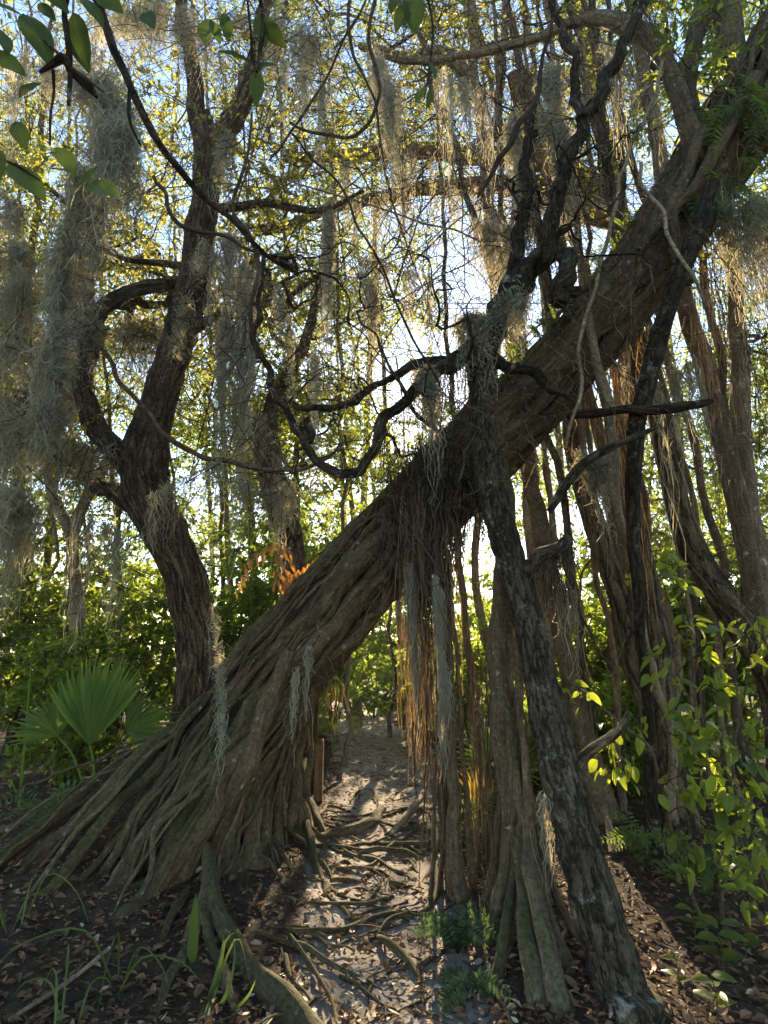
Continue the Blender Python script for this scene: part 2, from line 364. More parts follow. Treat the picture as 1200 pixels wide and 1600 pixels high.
M['litter'] = leafmat('dead_leaf', (0.07, 0.04, 0.024), (0.25, 0.145, 0.08), (0.2, 0.12, 0.05), tw=0.15, rough=0.7, third=(0.42, 0.36, 0.24))
M['litterpale'] = leafmat('pale_dead_leaf', (0.34, 0.28, 0.18), (0.52, 0.46, 0.32), (0.35, 0.26, 0.12), tw=0.15, rough=0.6, obj_rnd=True)
M['litterbrown'] = leafmat('brown_dead_leaf', (0.10, 0.05, 0.03), (0.24, 0.14, 0.08), (0.25, 0.12, 0.05), tw=0.15, rough=0.6, obj_rnd=True)
M['frond'] = leafmat('dry_frond', (0.12, 0.095, 0.072), (0.28, 0.23, 0.175), (0.32, 0.25, 0.15), tw=0.25, rough=0.7, spec=0.2)

def ground_mat():
    m, t, out = nodes('forest_floor')
    geo = t.nodes.new('ShaderNodeNewGeometry'); sx = t.nodes.new('ShaderNodeSeparateXYZ'); t.links.new(geo.outputs['Position'], sx.inputs[0])
    at = t.nodes.new('ShaderNodeAttribute'); at.attribute_name = 'rnd'
    def nz(s, d=5.0, r=0.6):
        n = N_(t, 'ShaderNodeTexNoise', Scale=s, Detail=d, Roughness=r); t.links.new(geo.outputs['Position'], n.inputs['Vector']); return n.outputs[0]
    soil = ramp(t, [(0.3, (0.022, 0.014, 0.010)), (0.5, (0.055, 0.036, 0.024)), (0.72, (0.11, 0.076, 0.05))], nz(9.0, 8, 0.7)).outputs[0]
    sand = ramp(t, [(0.3, (0.16, 0.138, 0.115)), (0.7, (0.38, 0.335, 0.29))], nz(5.0, 8, 0.7)).outputs[0]
    ad = N_(t, 'ShaderNodeMath'); ad.operation = 'MULTIPLY_ADD'; ad.inputs[1].default_value = 0.9
    t.links.new(nz(2.2, 6, 0.65), ad.inputs[0]); t.links.new(at.outputs['Fac'], ad.inputs[2])
    f = ramp(t, [(0.86, (0, 0, 0)), (1.16, (1, 1, 1))], ad.outputs[0])
    col = mix(t, f.outputs[0], soil, sand)
    col = mix(t, ramp(t, [(0.6, (0, 0, 0)), (0.68, (.7, .7, .7))], nz(45, 3, 0.6)).outputs[0], col, (0.15, 0.105, 0.07))
    bs = t.nodes.new('ShaderNodeBsdfPrincipled'); bs.inputs['Roughness'].default_value = 0.95; bs.inputs['Specular IOR Level'].default_value = 0.2
    t.links.new(col, bs.inputs['Base Color'])
    b = N_(t, 'ShaderNodeBump', Strength=0.7, Distance=0.04); t.links.new(nz(24, 8, 0.75), b.inputs['Height']); t.links.new(b.outputs[0], bs.inputs['Normal'])
    t.links.new(bs.outputs[0], out.inputs[0])
    return m
M['ground'] = ground_mat()

# ------------------------------------------------------------------ ground
def build_ground():
    k = np.linspace(-1, 1, 191)
    ax = np.sign(k)*(np.abs(k)*7 + 140*np.abs(k)**7)
    X, Y = np.meshgrid(ax, ax+4.5, indexing='ij'); x = X.ravel(); y = Y.ravel()
    z = gz(x, y); n = len(ax)
    d = (x-path_x(y))/path_w(y)
    sand = np.exp(-d**2)*np.clip((y-1.5)/1.0, 0, 1)*np.where(y > 22, 0, 1)
    i, j = np.meshgrid(np.arange(n-1), np.arange(n-1), indexing='ij'); b = (i*n+j).ravel()
    mb = MB(); mb.add(np.stack([x, y, z], 1), np.stack([b, b+n, b+n+1, b+1], 1), None, sand)
    o = mb.build('ground', M['ground'], kind='structure'); o['label'] = 'dark leaf strewn forest floor with a sandy footpath'
build_ground()

# ------------------------------------------------------------------ growing things
def pix(rows, extra=True):
    """rows (px, py, d, width in picture units) -> rows (x, y, z, radius)"""
    return np.array([[*P(a, b, d), S(w, a, b, d)/2] for a, b, d, w in rows])
def to_ground(c, flare=1.25, dx=0.0, dy=0.0):
    """carry the last row of a trunk down into the ground"""
    x, y, z, r = c[-1]; g = gz(x+dx, y+dy)[0]
    return np.vstack([c, [x+dx*.6, y+dy*.6, g+0.12*(z-g)+0.05, r*(1+flare)/2], [x+dx, y+dy, g-0.15, r*flare*1.15]])
def clumpy(n, fn, f=1.2, thr=0.0, seed=0):
    out = []; tot = 0; k = 0
    while tot < n and k < 40:
        p = fn(n); q = p[fbm(p, f, 40+seed, 2) > thr]; out.append(q); tot += len(q); k += 1
    return np.concatenate(out)[:n]
def region(x0, y0, x1, y1, d0, d1):
    def fn(n):
        px = rng.uniform(x0, x1, n); py = rng.uniform(y0, y1, n); d = rng.uniform(d0, d1, n)
        a = (px-600)/FPX; b = (800-py)/FPX; s = d/(CP-b*SP)
        return np.stack([a*s, d, CAM_H+(SP+b*CP)*s], 1)
    return fn
def gaps(C):
    """openings in the foliage towards the low bright sky"""
    v = C - np.array([0, 0, CAM_H]); w = v[:, 1]*CP + v[:, 2]*SP; px = 600 + FPX*v[:, 0]/w; py = 800 - FPX*(v[:, 2]*CP - v[:, 1]*SP)/w
    k = np.zeros(len(C), bool)
    for x, y, rx, ry in ((632, 585, 70, 80), (742, 825, 36, 44), (865, 815, 34, 36)): k |= ((px-x)/rx)**2 + ((py-y)/ry)**2 < rng.uniform(.5, 1.3, len(C))
    return C[~(k & (v[:, 1] > 4.5))]
def connect(limb, C):
    """join every cluster centre to the nearest limb or earlier centre; returns parent rows and descendant counts"""
    K = len(limb); nodes_ = np.vstack([limb[:, :3], C]); n = len(C)
    D = np.linalg.norm(C[:, None]-limb[None, :, :3], axis=2); par = D.argmin(1); dist = D.min(1)*1.15
    done = np.zeros(n, bool); order = []; parent = np.zeros(n, int)
    for _ in range(n):
        i = np.where(done, 1e9, dist).argmin(); done[i] = True; order.append(i); parent[i] = par[i]
        dd = np.linalg.norm(C-C[i], axis=1); upd = (~done) & (dd < dist); dist[upd] = dd[upd]; par[upd] = K+i
    desc = np.ones(n)
    for i in reversed(order):
        if parent[i] >= K: desc[parent[i]-K] += desc[i]
    return nodes_, parent, desc
def grow(limb, C, twig=3, per=8, tl=(0.22, 0.5), L=0.06, Wr=0.5, droop=0.15, up=0.5, big=False, r0=0.004, maxlen=3.0):
    """returns (branch MB, leaf MB)"""
    bm, lm = MB(), MB()
    nd, par, desc = connect(limb, C)
    A = nd[par]; B = C; ln = np.linalg.norm(B-A, axis=1)
    keep = ln < maxlen; A, B, desc, ln, C = A[keep], B[keep], desc[keep], ln[keep], C[keep]
    t = np.linspace(0, 1, 5)[None, :, None]
    perp = unit(rng.normal(size=A.shape))*ln[:, None]*0.13
    pts = A[:, None]*(1-t)+B[:, None]*t + perp[:, None]*np.sin(np.pi*t) + unit(rng.normal(size=A.shape))[:, None]*ln[:, None, None]*0.05*np.sin(2*np.pi*t)
    r = r0*desc**0.45
    strands(bm, pts, r[:, None]*np.linspace(1.15, 0.85, 5)[None], sides=3)
    n = len(C)*twig
    c = np.repeat(C, twig, 0); d = unit(rng.normal(size=(n, 3))*np.array([.85, .85, .5]) + np.repeat(unit(B-A)*np.array([1, 1, .5]), twig, 0)*.8 + np.array([0, 0, 0.05])); l = rng.uniform(*tl, n)
    m = 4; tt = np.linspace(0, 1, m)[None, :, None]
    tp = c[:, None] + d[:, None]*l[:, None, None]*tt + np.array([0, 0, -1])*droop*(l[:, None, None])*tt**2 + rng.normal(size=(n, 1, 3))*0.03*tt
    strands(bm, tp, np.linspace(0.003, 0.0014, m)[None]*np.ones((n, 1)), sides=2)
    s = rng.uniform(0.15, 1.0, (n, per)); s[:, 0] = 1.0
    lc = c[:, None] + d[:, None]*(l[:, None]*s)[..., None] + np.array([0, 0, -1])*droop*(l[:, None]*s**2)[..., None]
    ld = d[:, None]*0.7 + rng.normal(size=(n, per, 3))*0.55 + np.array([0, 0, -0.25])
    ln_ = rng.normal(size=(n, per, 3))*0.75 + np.array([0, 0, up])
    lc = lc.reshape(-1, 3); k = len(lc); sz = L*rng.uniform(0.5, 1.4, k)
    leaves(lm, lc, ld.reshape(-1, 3), ln_.reshape(-1, 3), sz, sz*Wr*rng.uniform(0.8, 1.2, k), big=big)
    return bm, lm
DENS, DENS_L = 1.7, 1.16
def tree(name, label, trunk, limbs=(), regs=(), bark_='limb', leaf='canopy', L=0.06, twig=5, per=13, group=None, ground=True, cat='tree',
         n=40, sides=14, thr=0.08, ridge=0.14, flute=0.06, lump=0.1, wob=0.035, flare=1.4, big=False, maxlen=3.0, leafr=0.5, dx=0, dy=0):
    c = pix(trunk)*np.array([1, 1, 1, .62]); c = to_ground(c, flare, dx, dy) if ground else c
    base = c[-1][:3] if ground else c[0][:3]
    t = thing(name, label, cat, (base[0], base[1], gz(base[0], base[1])[0] if ground else base[2]), group)
    sd = abs(hash(label)) % 97 if False else sum(map(ord, label)) % 97
    mb = MB(); pts = [tube(mb, c, n, sides, wob=wob, wf=2.5, lump=lump, lf=4, flute=flute, nfl=3, seed=sd, ridge=ridge)]
    mb.build('trunk', M[bark_], t)
    for k, lb in enumerate(limbs):
        lc = pix(lb); mb = MB(); pts.append(tube(mb, lc, max(14, 6*len(lb)), 9, wob=0.03, wf=3, lump=0.12, lf=6, seed=sd+k+1)); mb.build('limb', M[bark_], t)
    if regs:
        C = np.concatenate([clumpy(int(nn*DENS), region(*r), thr=thr, seed=sd+q) for q, (*r, nn) in enumerate(regs)]); C = gaps(C)
        bm, lm = grow(np.vstack(pts), C, twig, per, L=L*DENS_L, tl=(.25, .65), big=big, maxlen=maxlen, Wr=leafr)
        bm.build('branches', M['twig'], t, kind='stuff'); lm.build('crown', M[leaf], t, smooth=False, kind='stuff')
    return t

# ------------------------------------------------------------------ the leaning fig
FIG = np.array([[*P(a, b, d), S(w, a, b, d)/2] for a, b, d, w in [
    (262, 1285, 4.75, 135), (318, 1205, 4.68, 150), (385, 1115, 4.6, 156), (462, 1008, 4.55, 152), (563, 898, 4.5, 145), (655, 805, 4.5, 142), (755, 695, 4.45, 134), (860, 590, 4.4, 128),
    (955, 480, 4.35, 128), (1040, 365, 4.3, 128), (1120, 245, 4.25, 138), (1200, 120, 4.2, 140), (1300, -40, 4.1, 130), (1420, -230, 4.0, 110)]])
FIG[:, 3] *= 0.80
FS = spline(FIG, 400); FT = np.gradient(FS[:, :3], axis=0); FT = unit(FT)
FC = unit(np.array([0, 0, CAM_H]) - FS[:, :3]); FC = unit(FC - FT*np.sum(FC*FT, 1)[:, None]); FU = np.cross(FT, FC)
if FU[100][0] > 0: FU = -FU
def fsurf(t, th, off=1.0):
    """point on the trunk: t 0..1 along, th 0 towards the camera, +90 upper left side"""
    i = np.clip(np.asarray(t)*399, 0, 399); k = i.astype(int)
    a = FS[k, :3]; r = FS[k, 3]
    th = np.asarray(th)
    return a + (r*off)[..., None]*(np.cos(th)[..., None]*FC[k] + np.sin(th)[..., None]*FU[k])
def frad(t): return FS[int(np.clip(t*399, 0, 399)), 3]

gb = G(290, 1345)
fig = thing('fig_tree', 'huge leaning strangler fig with braided roots arching over the footpath', 'tree', gb)
mb = MB(); core = FS[::5].copy(); core[:, 3] *= 0.80
tube(mb, core, sides=28, lump=0.16, lf=5, flute=0.10, nfl=7, seed=3, raw=True); mb.build('trunk', M['fig'], fig)
# strands braided over the trunk
for k in range(220):
    t0 = rng.uniform(0.05, 0.7); t1 = min(1.0, t0 + rng.uniform(0.2, 0.5)); th = rng.uniform(-math.pi, math.pi); tw = rng.normal(0, 1.3)
    m = 26; tt = np.linspace(t0, t1, m); ang = th + tw*(tt-t0) + rng.uniform(.06, .28)*np.sin(tt*rng.uniform(12, 34)+rng.random()*6) + .15*np.sin(tt*rng.uniform(40, 70)+k)
    sink = np.ones(m); sink[:4] = np.linspace(0.72, 1, 4); sink[-4:] = np.linspace(1, 0.72, 4)
    p = fsurf(tt, ang, (0.9+.12*rng.random())*sink + 0.05*np.sin(tt*31+k)); r = rng.choice([0.008, 0.013, 0.02, 0.03, 0.045, .07], p=[.24, .26, .22, .14, .09, .05])*np.ones(m)
    mb = MB(); tube(mb, np.column_stack([p, r*np.linspace(1.1, 0.75, m)]), 44, 7 if r[0] < .015 else 9, wob=0.016, wf=7, lump=0.22, lf=9, flute=0.07, nfl=3, seed=k); mb.build('root', M['fig' if k % 3 else 'figroot'], fig)
# buttress roots fanning out to the ground
ends = []
for k in range(64):
    u = max(0, (k + rng.uniform(-.5, .5))/63.0)                     # 0 = upper left side, 1 = underside
    th = math.radians(110 - 215*u)
    ex = -70 + 450*u**0.65 + rng.normal(0, 14)
    front = math.cos(th)
    ey = 1315 + 55*max(front, -0.2) + rng.normal(0, 18) + (30 if ex < 200 else 0)
    ends.append((th, ex, ey, u))
for k, (th, ex, ey, u) in enumerate(ends):
    if u < .5 and rng.random() < .3: continue
    g = G(ex, ey); t1 = rng.uniform(0.14, 0.4); tm = 0.055 + 0.075*u
    a = fsurf(np.array([t1, (t1+tm)/2+.03, tm+0.02]), np.array([th+rng.normal(0, .45), th+rng.normal(0, .25), th]), np.array([0.88, 0.98, 1.0]))
    b = a[-1]; r = rng.uniform(0.010, 0.038) if rng.random() < 0.82 else rng.uniform(0.045, 0.066)
    r *= .62 if u < .32 else 1.0
    mid1 = b*0.62 + g*0.38 + np.array([0, -0.02, 0.02 - 0.10*(1-u)*rng.random()]); mid2 = b*0.25 + g*0.75 + np.array([0, 0, 0.05*rng.random()-.06*(1-u)])
    out = unit(np.array([g[0]-b[0], g[1]-b[1]-0.15, 0])); tail = g + out*rng.uniform(.15, .5); tail[2] = gz(tail[0], tail[1])[0]-0.06
    rows = [[*a[0], r*.55], [*a[1], r*.8], [*a[2], r*.95], [*mid1, r], [*mid2, r*1.08], [*(g+np.array([0, 0, -.01])), r*.95], [*tail, r*.5]]
    mb = MB(); tube(mb, rows, 54, 10, wob=0.05, wf=4.5, lump=0.2, lf=7, flute=0.1, nfl=3, seed=100+k); mb.build('root', M['figroot' if k % 2 else 'fig'], fig)
    if rng.random() < 0.6:                                   # a fork
        g2 = G(ex + rng.normal(0, 45), ey + rng.uniform(-15, 25)); s0 = np.array(rows[3][:3]); s0 = s0*0.5 + np.array(rows[2][:3])*0.5
        mb = MB(); tube(mb, [[*s0, r*.5], [*(s0*.6+g2*.4+np.array([0, -.03, .05])), r*.5], [*(s0*.2+g2*.8+np.array([0, 0, .03])), r*.45], [*(g2+np.array([0, 0, -.05])), r*.4]], 26, 8, wob=0.03, wf=5, lump=0.18, lf=8, seed=300+k)
        mb.build('root', M['figroot'], fig)
def fig_root(rows, name='root', mat='figroot', n=40, sides=10, wob=0.02, ground_last=True, flute=0.08, lump=0.16, seed=0):
    c = pix(rows); mb = MB()
    if ground_last:
        x, y, z, r = c[-1]; c = np.vstack([c, [x, y, min(z, gz(x, y)[0])-0.06, r]])
    tube(mb, c, n, sides, wob=wob, wf=4, lump=lump, lf=7, flute=flute, nfl=3, seed=seed); return mb.build(name, M[mat], fig)
# the straight pale root in front and its thick foot running to the camera
fig_root([(455, 1015, 4.0, 20), (425, 1085, 3.98, 30), (395, 1165, 3.96, 32), (360, 1250, 3.95, 32), (328, 1345, 3.9, 36), (312, 1420, 3.75, 40), (300, 1475, 3.5, 30)], seed=401)
def groot(rows, mat='figroot', n=36, lift=0.5, wob=0.02, sides=9, lump=0.2, wk=.62, seed=0, parent=None, name='root'):
    """a root lying on the ground: rows (px, py, width), optional 4th = extra lift in metres"""
    c = []
    for row in rows:
        g = G(row[0], row[1]); d = g[1]; r = S(row[2], row[0], row[1], d)/2*wk
        c.append([g[0], g[1], g[2] + r*lift + (row[3] if len(row) > 3 else 0), r])
    mb = MB(); tube(mb, c, n, sides, wob=wob, wf=5, lump=lump, lf=8, flute=0.06, nfl=3, seed=seed); return mb.build(name, M[mat], fig if parent is None else parent)
groot([(318, 1380, 40, .2), (330, 1430, 48, .1), (362, 1485, 58, .03), (405, 1540, 76), (455, 1590, 92), (530, 1665, 96)], lift=0.3, n=110, sides=30, seed=402, wk=.52)
groot([(315, 1420, 34, .1), (290, 1480, 34), (265, 1530, 26), (235, 1590, 14)], seed=403)
groot([(318, 1450, 26, .06), (335, 1490, 28), (352, 1545, 24), (365, 1580, 14)], seed=404)
groot([(285, 1400, 22), (262, 1450, 22), (240, 1500, 12)], seed=405)
# pillars under the trunk
for k, (x0, y0, x1, y1, w, d) in enumerate([(405, 1120, 392, 1345, 40, 4.35), (428, 1110, 412, 1335, 26, 4.5), (440, 1090, 430, 1320, 16, 4.75), (452, 1085, 452, 1300, 22, 4.85), (470, 1075, 466, 1300, 30, 4.8),
        (486, 1065, 478, 1290, 16, 4.9), (372, 1150, 352, 1350, 46, 4.3), (500, 1045, 476, 1180, 12, 5.0), (463, 1110, 441, 1310, 12, 4.6), (418, 1140, 421, 1330, 10, 4.55), (493, 1060, 492, 1230, 18, 5.25)]):
    g = G(x1, y1); dd = g[1]; w = w*.62
    rows = [[*P(x0+25, y0-55, d), S(w, x0, y0, d)*.35], [*P(x0, y0, d), S(w, x0, y0, d)*.5]]
    top = rows[-1][:3]
    for f in (.35, .7): q = np.array(top)*(1-f)+g*f; rows.append([q[0]+rng.normal(0, .02), q[1], q[2], S(w, x0, y0, d)*(.48+.1*f)])
    q = np.array(top)*.1+g*.9; rows.append([q[0], q[1], q[2], S(w, x0, y0, d)*.62]); rows.append([g[0], g[1], g[2]-0.02, S(w, x0, y0, d)*1.0]); rows.append([g[0]-.02, g[1]-.05, g[2]-.15, S(w, x0, y0, d)*1.5])
    for e in range(3):
        an = rng.uniform(-2.6, -.4); q = np.array(rows[-3][:3]); e1 = g + np.array([math.cos(an), math.sin(an), 0])*rng.uniform(.1, .3); e1[2] = gz(e1[0], e1[1])[0]; mb = MB()
        tube(mb, [[*q, .006], [*(q*.4+e1*.6+np.array([0, 0, .02])), .013], [*e1, .010], [*(e1+(e1-g)*.5-[0, 0, .04]), .005]], 16, 6, wob=.01, wf=8, lump=.15, lf=12, seed=e); mb.build('root', M['figroot'], fig)
    mb = MB(); tube(mb, rows, 44, 11, wob=0.018, wf=5, lump=0.15, lf=7, flute=0.12, nfl=4, seed=420+k); mb.build('root', M['figroot'], fig)
# curved feet of the pillars running onto the path
groot([(476, 1235, 18, .25), (486, 1275, 20, .06), (510, 1305, 18), (548, 1325, 13), (580, 1335, 8)], seed=440)
groot([(470, 1260, 20, .22), (478, 1310, 22, .08), (500, 1365, 22), (530, 1400, 20), (570, 1412, 16), (612, 1420, 8)], seed=441)
groot([(508, 1385, 18), (520, 1405, 16), (545, 1440, 8)], seed=442)
# roots across the path
for k, rows in enumerate([
    [(500, 1310, 26), (535, 1305, 30), (570, 1298, 28), (588, 1280, 22), (590, 1255, 12), (586, 1235, 6)],
    [(505, 1322, 16), (560, 1330, 16), (620, 1335, 12), (665, 1345, 8)], [(520, 1325, 12), (580, 1318, 14), (640, 1325, 12), (690, 1318, 7)],
    [(540, 1335, 12), (590, 1350, 14), (640, 1365, 9)], [(600, 1330, 10), (630, 1312, 14), (650, 1302, 12), (668, 1287, 8)],
    [(585, 1285, 9), (620, 1270, 8), (650, 1255, 5)], [(590, 1278, 8), (640, 1268, 8), (680, 1272, 6)],
    [(600, 1310, 9), (650, 1292, 9), (695, 1288, 6)], [(610, 1322, 8), (660, 1305, 8), (700, 1300, 5)], [(620, 1335, 8), (670, 1322, 8), (705, 1315, 5)],
    [(630, 1345, 9), (665, 1335, 8), (700, 1332, 5)], [(520, 1385, 14), (560, 1378, 14), (590, 1366, 12), (610, 1375, 8)],
    [(586, 1368, 8), (608, 1380, 8), (608, 1425, 6)], [(605, 1382, 12), (645, 1384, 12), (675, 1380, 9)],
    [(488, 1408, 14), (530, 1420, 14), (580, 1418, 10), (610, 1430, 6)], [(530, 1420, 9), (560, 1440, 6)],
    [(445, 1462, 10), (490, 1465, 13), (540, 1452, 15), (590, 1435, 15), (640, 1428, 12), (672, 1425, 10)],
    [(560, 1470, 8), (610, 1450, 10), (645, 1435, 8)], [(675, 1335, 10, .25), (678, 1385, 14, .06), (672, 1415, 14), (655, 1432, 10)],
    [(412, 1460, 12), (450, 1478, 18), (490, 1500, 16), (530, 1515, 13), (580, 1530, 10), (640, 1555, 6)],
    [(450, 1470, 9), (480, 1510, 11), (510, 1570, 10), (530, 1620, 7)], [(592, 1470, 16), (620, 1498, 18), (645, 1525, 14), (655, 1550, 6)],
    [(640, 1455, 6), (620, 1500, 6), (595, 1535, 5)], [(650, 1520, 13), (680, 1500, 13), (700, 1490, 6)],
    [(580, 1508, 6), (620, 1503, 7), (660, 1500, 5)], [(440, 1500, 12), (455, 1540, 11), (478, 1570, 6)], [(600, 1560, 7), (640, 1585, 7), (680, 1590, 5)],
    [(555, 1420, 6), (585, 1395, 7), (600, 1372, 6)], [(530, 1360, 7), (580, 1362, 8), (610, 1350, 6)], [(640, 1350, 7), (660, 1365, 7), (690, 1365, 5)],
    [(640, 1575, 6), (672, 1560, 8), (700, 1535, 5)], [(545, 1250, 6), (560, 1230, 6), (566, 1212, 3)], [(620, 1240, 6), (650, 1222, 5)],
    ]):
    groot(rows, n=26, wob=0.03, sides=8, seed=460+k, lift=0.35)
for k in range(46):
    x0 = rng.uniform(470, 700); y0 = 1275 + 290*rng.random()**1.2; sp_ = rng.uniform(40, 130)*(1 if rng.random() < .6 else -1); sl = rng.normal(0, .28)
    w0 = rng.uniform(4, 10); ys = [y0 + sp_*sl*f + rng.normal(0, 6) for f in (0, .33, .66, 1)]
    groot([(x0+sp_*f, yy, w0*(1-.55*f)) for f, yy in zip((0, .33, .66, 1), ys)], n=18, wob=.03, sides=6, seed=600+k, lift=.25, wk=.8)
# prop roots on the right of the path
prop = fig_root([(775, 700, 4.35, 26), (790, 850, 3.95, 32), (783, 1000, 3.75, 36), (790, 1150, 3.6, 40), (802, 1280, 3.5, 42), (815, 1390, 3.42, 50)], name='prop_root', n=60, sides=20, flute=0.16, ground_last=False, seed=500)
for k, (x0, y0, d0, x1, y1, w) in enumerate([(800, 1250, 3.45, 770, 1470, 24), (808, 1300, 3.42, 790, 1480, 22), (812, 1330, 3.38, 835, 1560, 34), (822, 1290, 3.38, 872, 1565, 34), (832, 1300, 3.45, 890, 1510, 18), (806, 1340, 3.4, 775, 1530, 20),
        (826, 1250, 3.5, 905, 1470, 14), (798, 1230, 3.5, 765, 1430, 14), (815, 1280, 3.5, 860, 1480, 22), (790, 1150, 3.6, 755, 1440, 16), (810, 1100, 3.6, 845, 1420, 20)]):
    g = G(x1, y1); p0 = P(x0-4, y0-120, d0+.03); p1 = P(x0, y0, d0); q = p1*.45+g*.55 + np.array([(x1-815)*-0.0004, 0, 0.02]); r = S(w, x1, y1, g[1])/2
    mb = MB(); tube(mb, [[*(p0+[0, .05, .1]), r*.1], [*p0, r*.4], [*p1, r*.8], [*q, r*.85], [*(g+[0, 0, .01]), r*1.1], [*(g+[(x1-815)*.0012, -.1, -.09]), r*.8]], 36, 10, wob=0.015, wf=5, lump=0.14, lf=8, flute=.08, nfl=3, seed=520+k); mb.build('root', M['figroot'], fig)
fig_root([(675, 780, 4.4, 14), (690, 900, 4.15, 17), (700, 1050, 4.05, 19), (706, 1200, 4.0, 21), (712, 1320, 3.95, 26), (715, 1405, 3.9, 40)], name='prop_root', n=60, sides=16, flute=0.15, seed=540)
fig_root([(690, 900, 4.3, 6), (715, 1030, 4.15, 7), (726, 1200, 4.1, 8), (738, 1400, 4.0, 14)], name='prop_root', seed=541)
for k in range(7):
    x = rng.uniform(668, 750); y1 = rng.uniform(1375, 1420)
    fig_root([(x*.6+690*.4, 830+rng.uniform(0, 60), 4.25, 4), ((x+700)/2, 1050, 4.1, 5), (x, y1-40, 4.0, 6), (x+rng.normal(0, 4), y1, 3.93, 8)], name='prop_root', n=30, sides=6, mat='figroot' if k % 2 else 'brown', wob=0.03, lump=.05, seed=550+k)
for x, y1, d in ((770, 1395, 3.75), (750, 1390, 4.2), (640, 1150, 4.4)):
    pass
# slack upper stems leaning on the fig
for rows in ([(1130, -40, 4.4, 70), (1140, 60, 4.3, 62), (1145, 150, 4.2, 58), (1120, 260, 4.0, 60)], [(1105, -30, 4.2, 40), (1080, 90, 4.1, 42), (1075, 180, 4.0, 46), (1080, 260, 3.95, 50)],
             [(560, 75, 4.7, 8), (640, 92, 4.6, 16), (720, 88, 4.5, 20), (820, 62, 4.35, 22), (900, 38, 4.2, 28), (965, 35, 4.0, 40), (1010, 60, 3.95, 44), (1050, 110, 3.9, 40), (1068, 180, 3.9, 44), (1090, 240, 3.95, 52)],
             [(1045, 300, 3.95, 30), (1052, 370, 3.9, 34), (1070, 440, 3.95, 34)], [(1100, 200, 3.9, 30), (1060, 300, 3.85, 26), (1000, 390, 3.95, 20)], [(1180, 120, 3.9, 34), (1110, 250, 3.8, 30), (1040, 350, 3.9, 24)]):
    fig_root([(a, b, c_, w*.62) for a, b, c_, w in rows], name='stem', mat='figroot', ground_last=False, n=60, sides=14, seed=len(rows)+int(rows[0][0]))
# rootlets and crossing stems hanging round the trunk
mb = MB()
for k in range(420):
    t = rng.uniform(0.3, 0.8); th = rng.uniform(-1.6, 1.2); a = fsurf(np.array([t]), np.array([th]), np.array([1.02]))[0]
    l = rng.uniform(0.15, 0.6); m = 7; s = np.linspace(0, 1, m)[:, None]
    dv = unit(np.array([rng.normal(0, .5), rng.normal(-.2, .4), -1.0])); pts = a + dv*l*s + np.cumsum(rng.normal(0, .02, (m, 3)), 0)
    strands(mb, pts[None], np.array([rng.uniform(0.002, 0.006)]))
mb.build('rootlets', M['aerial'], fig, kind='stuff')
mb = MB()
for k in range(520):
    x = rng.normal(680, 38); y = 745 + rng.uniform(-60, 60) - (x-660)*0.5; a = P(x, y, rng.uniform(3.95, 4.25)); m = 8; l = rng.uniform(0.15, 0.75)
    pts = a + np.array([0, 0, -1.0])*l*np.linspace(0, 1, m)[:, None] + np.cumsum(rng.normal(0, .022, (m, 3)), 0)
    strands(mb, pts[None], np.array([rng.uniform(0.002, 0.005)]))
mb.build('root_tangle', M['darkroot'], fig, kind='stuff')
def curtain(n, x0, x1, y0, y1, l0, l1, d0, d1, mat, r=(0.0015, 0.004), jit=0.006, m=14, taper=0.0, locks=6):
    mb = MB(); lx = rng.uniform(0, 1, locks); ll = rng.uniform(0, 1, locks)
    q = rng.integers(0, locks, n); u = np.clip(lx[q] + rng.normal(0, .07, n), 0, 1); px = x0+(x1-x0)*u; py = y0+(y1-y0)*rng.random(n); d = rng.uniform(d0, d1, n)
    A = np.array([P(a, b, c) for a, b, c in zip(px, py, d)]); l = (l0+(l1-l0)*np.clip(ll[q]*.7+.3*rng.random(n), 0, 1))
    st = np.cumsum(rng.normal(0, jit, (n, m, 3)), 1); pts = A[:, None] + np.array([0, 0, -1.0])*(l[:, None]*np.linspace(0, 1, m)[None])[..., None] + st
    strands(mb, pts, rng.uniform(*r, n)[:, None]*np.linspace(1, .6, m)[None]); return mb
curtain(300, 628, 700, 760, 850, 0.4, 1.9, 3.9, 4.35, 'aerial', jit=0.013, locks=14).build('aerial_roots', M['aerial'], fig, kind='stuff')
curtain(90, 645, 690, 760, 820, 0.5, 1.5, 3.9, 4.1, 'darkroot', jit=0.008).build('aerial_roots', M['darkroot'], fig, kind='stuff')
curtain(12, 652, 690, 1000, 1060, 1.0, 1.5, 3.85, 4.0, 'dark', r=(0.002, .006), jit=0.01).build('aerial_roots', M['darkroot'], fig, kind='stuff')
curtain(60, 440, 545, 1000, 1075, 0.15, 0.55, 4.2, 4.9, 'aerial', jit=0.012, locks=9).build('aerial_roots', M['aerial'], fig, kind='stuff')
curtain(60, 730, 790, 1000, 1150, 0.6, 1.6, 3.8, 4.4, 'darkroot', jit=0.008).build('aerial_roots', M['darkroot'], fig, kind='stuff')
curtain(60, 900, 1010, 520, 640, 0.6, 2.4, 4.2, 5.0, 'aerial', jit=0.012, locks=12).build('aerial_roots', M['aerial'], fig, kind='stuff')
curtain(110, 1080, 1230, 330, 520, 0.8, 3.0, 4.3, 5.2, 'aerial', jit=0.02, locks=20, r=(.0015, .006)).build('aerial_roots', M['frond'], fig, kind='stuff')
mb = MB(); n = 260; m = 9
px = rng.uniform(560, 1130, n); py = 1350 - px + rng.normal(0, 75, n) + 60; dd = rng.uniform(3.5, 4.25, n); A = np.array([P(a, b, c) for a, b, c in zip(px, py, dd)])
dv = unit(rng.normal(size=(n, 3))*np.array([1, .5, 1.2])); l = rng.uniform(.3, 1.3, n); s_ = np.linspace(0, 1, m)[None, :, None]
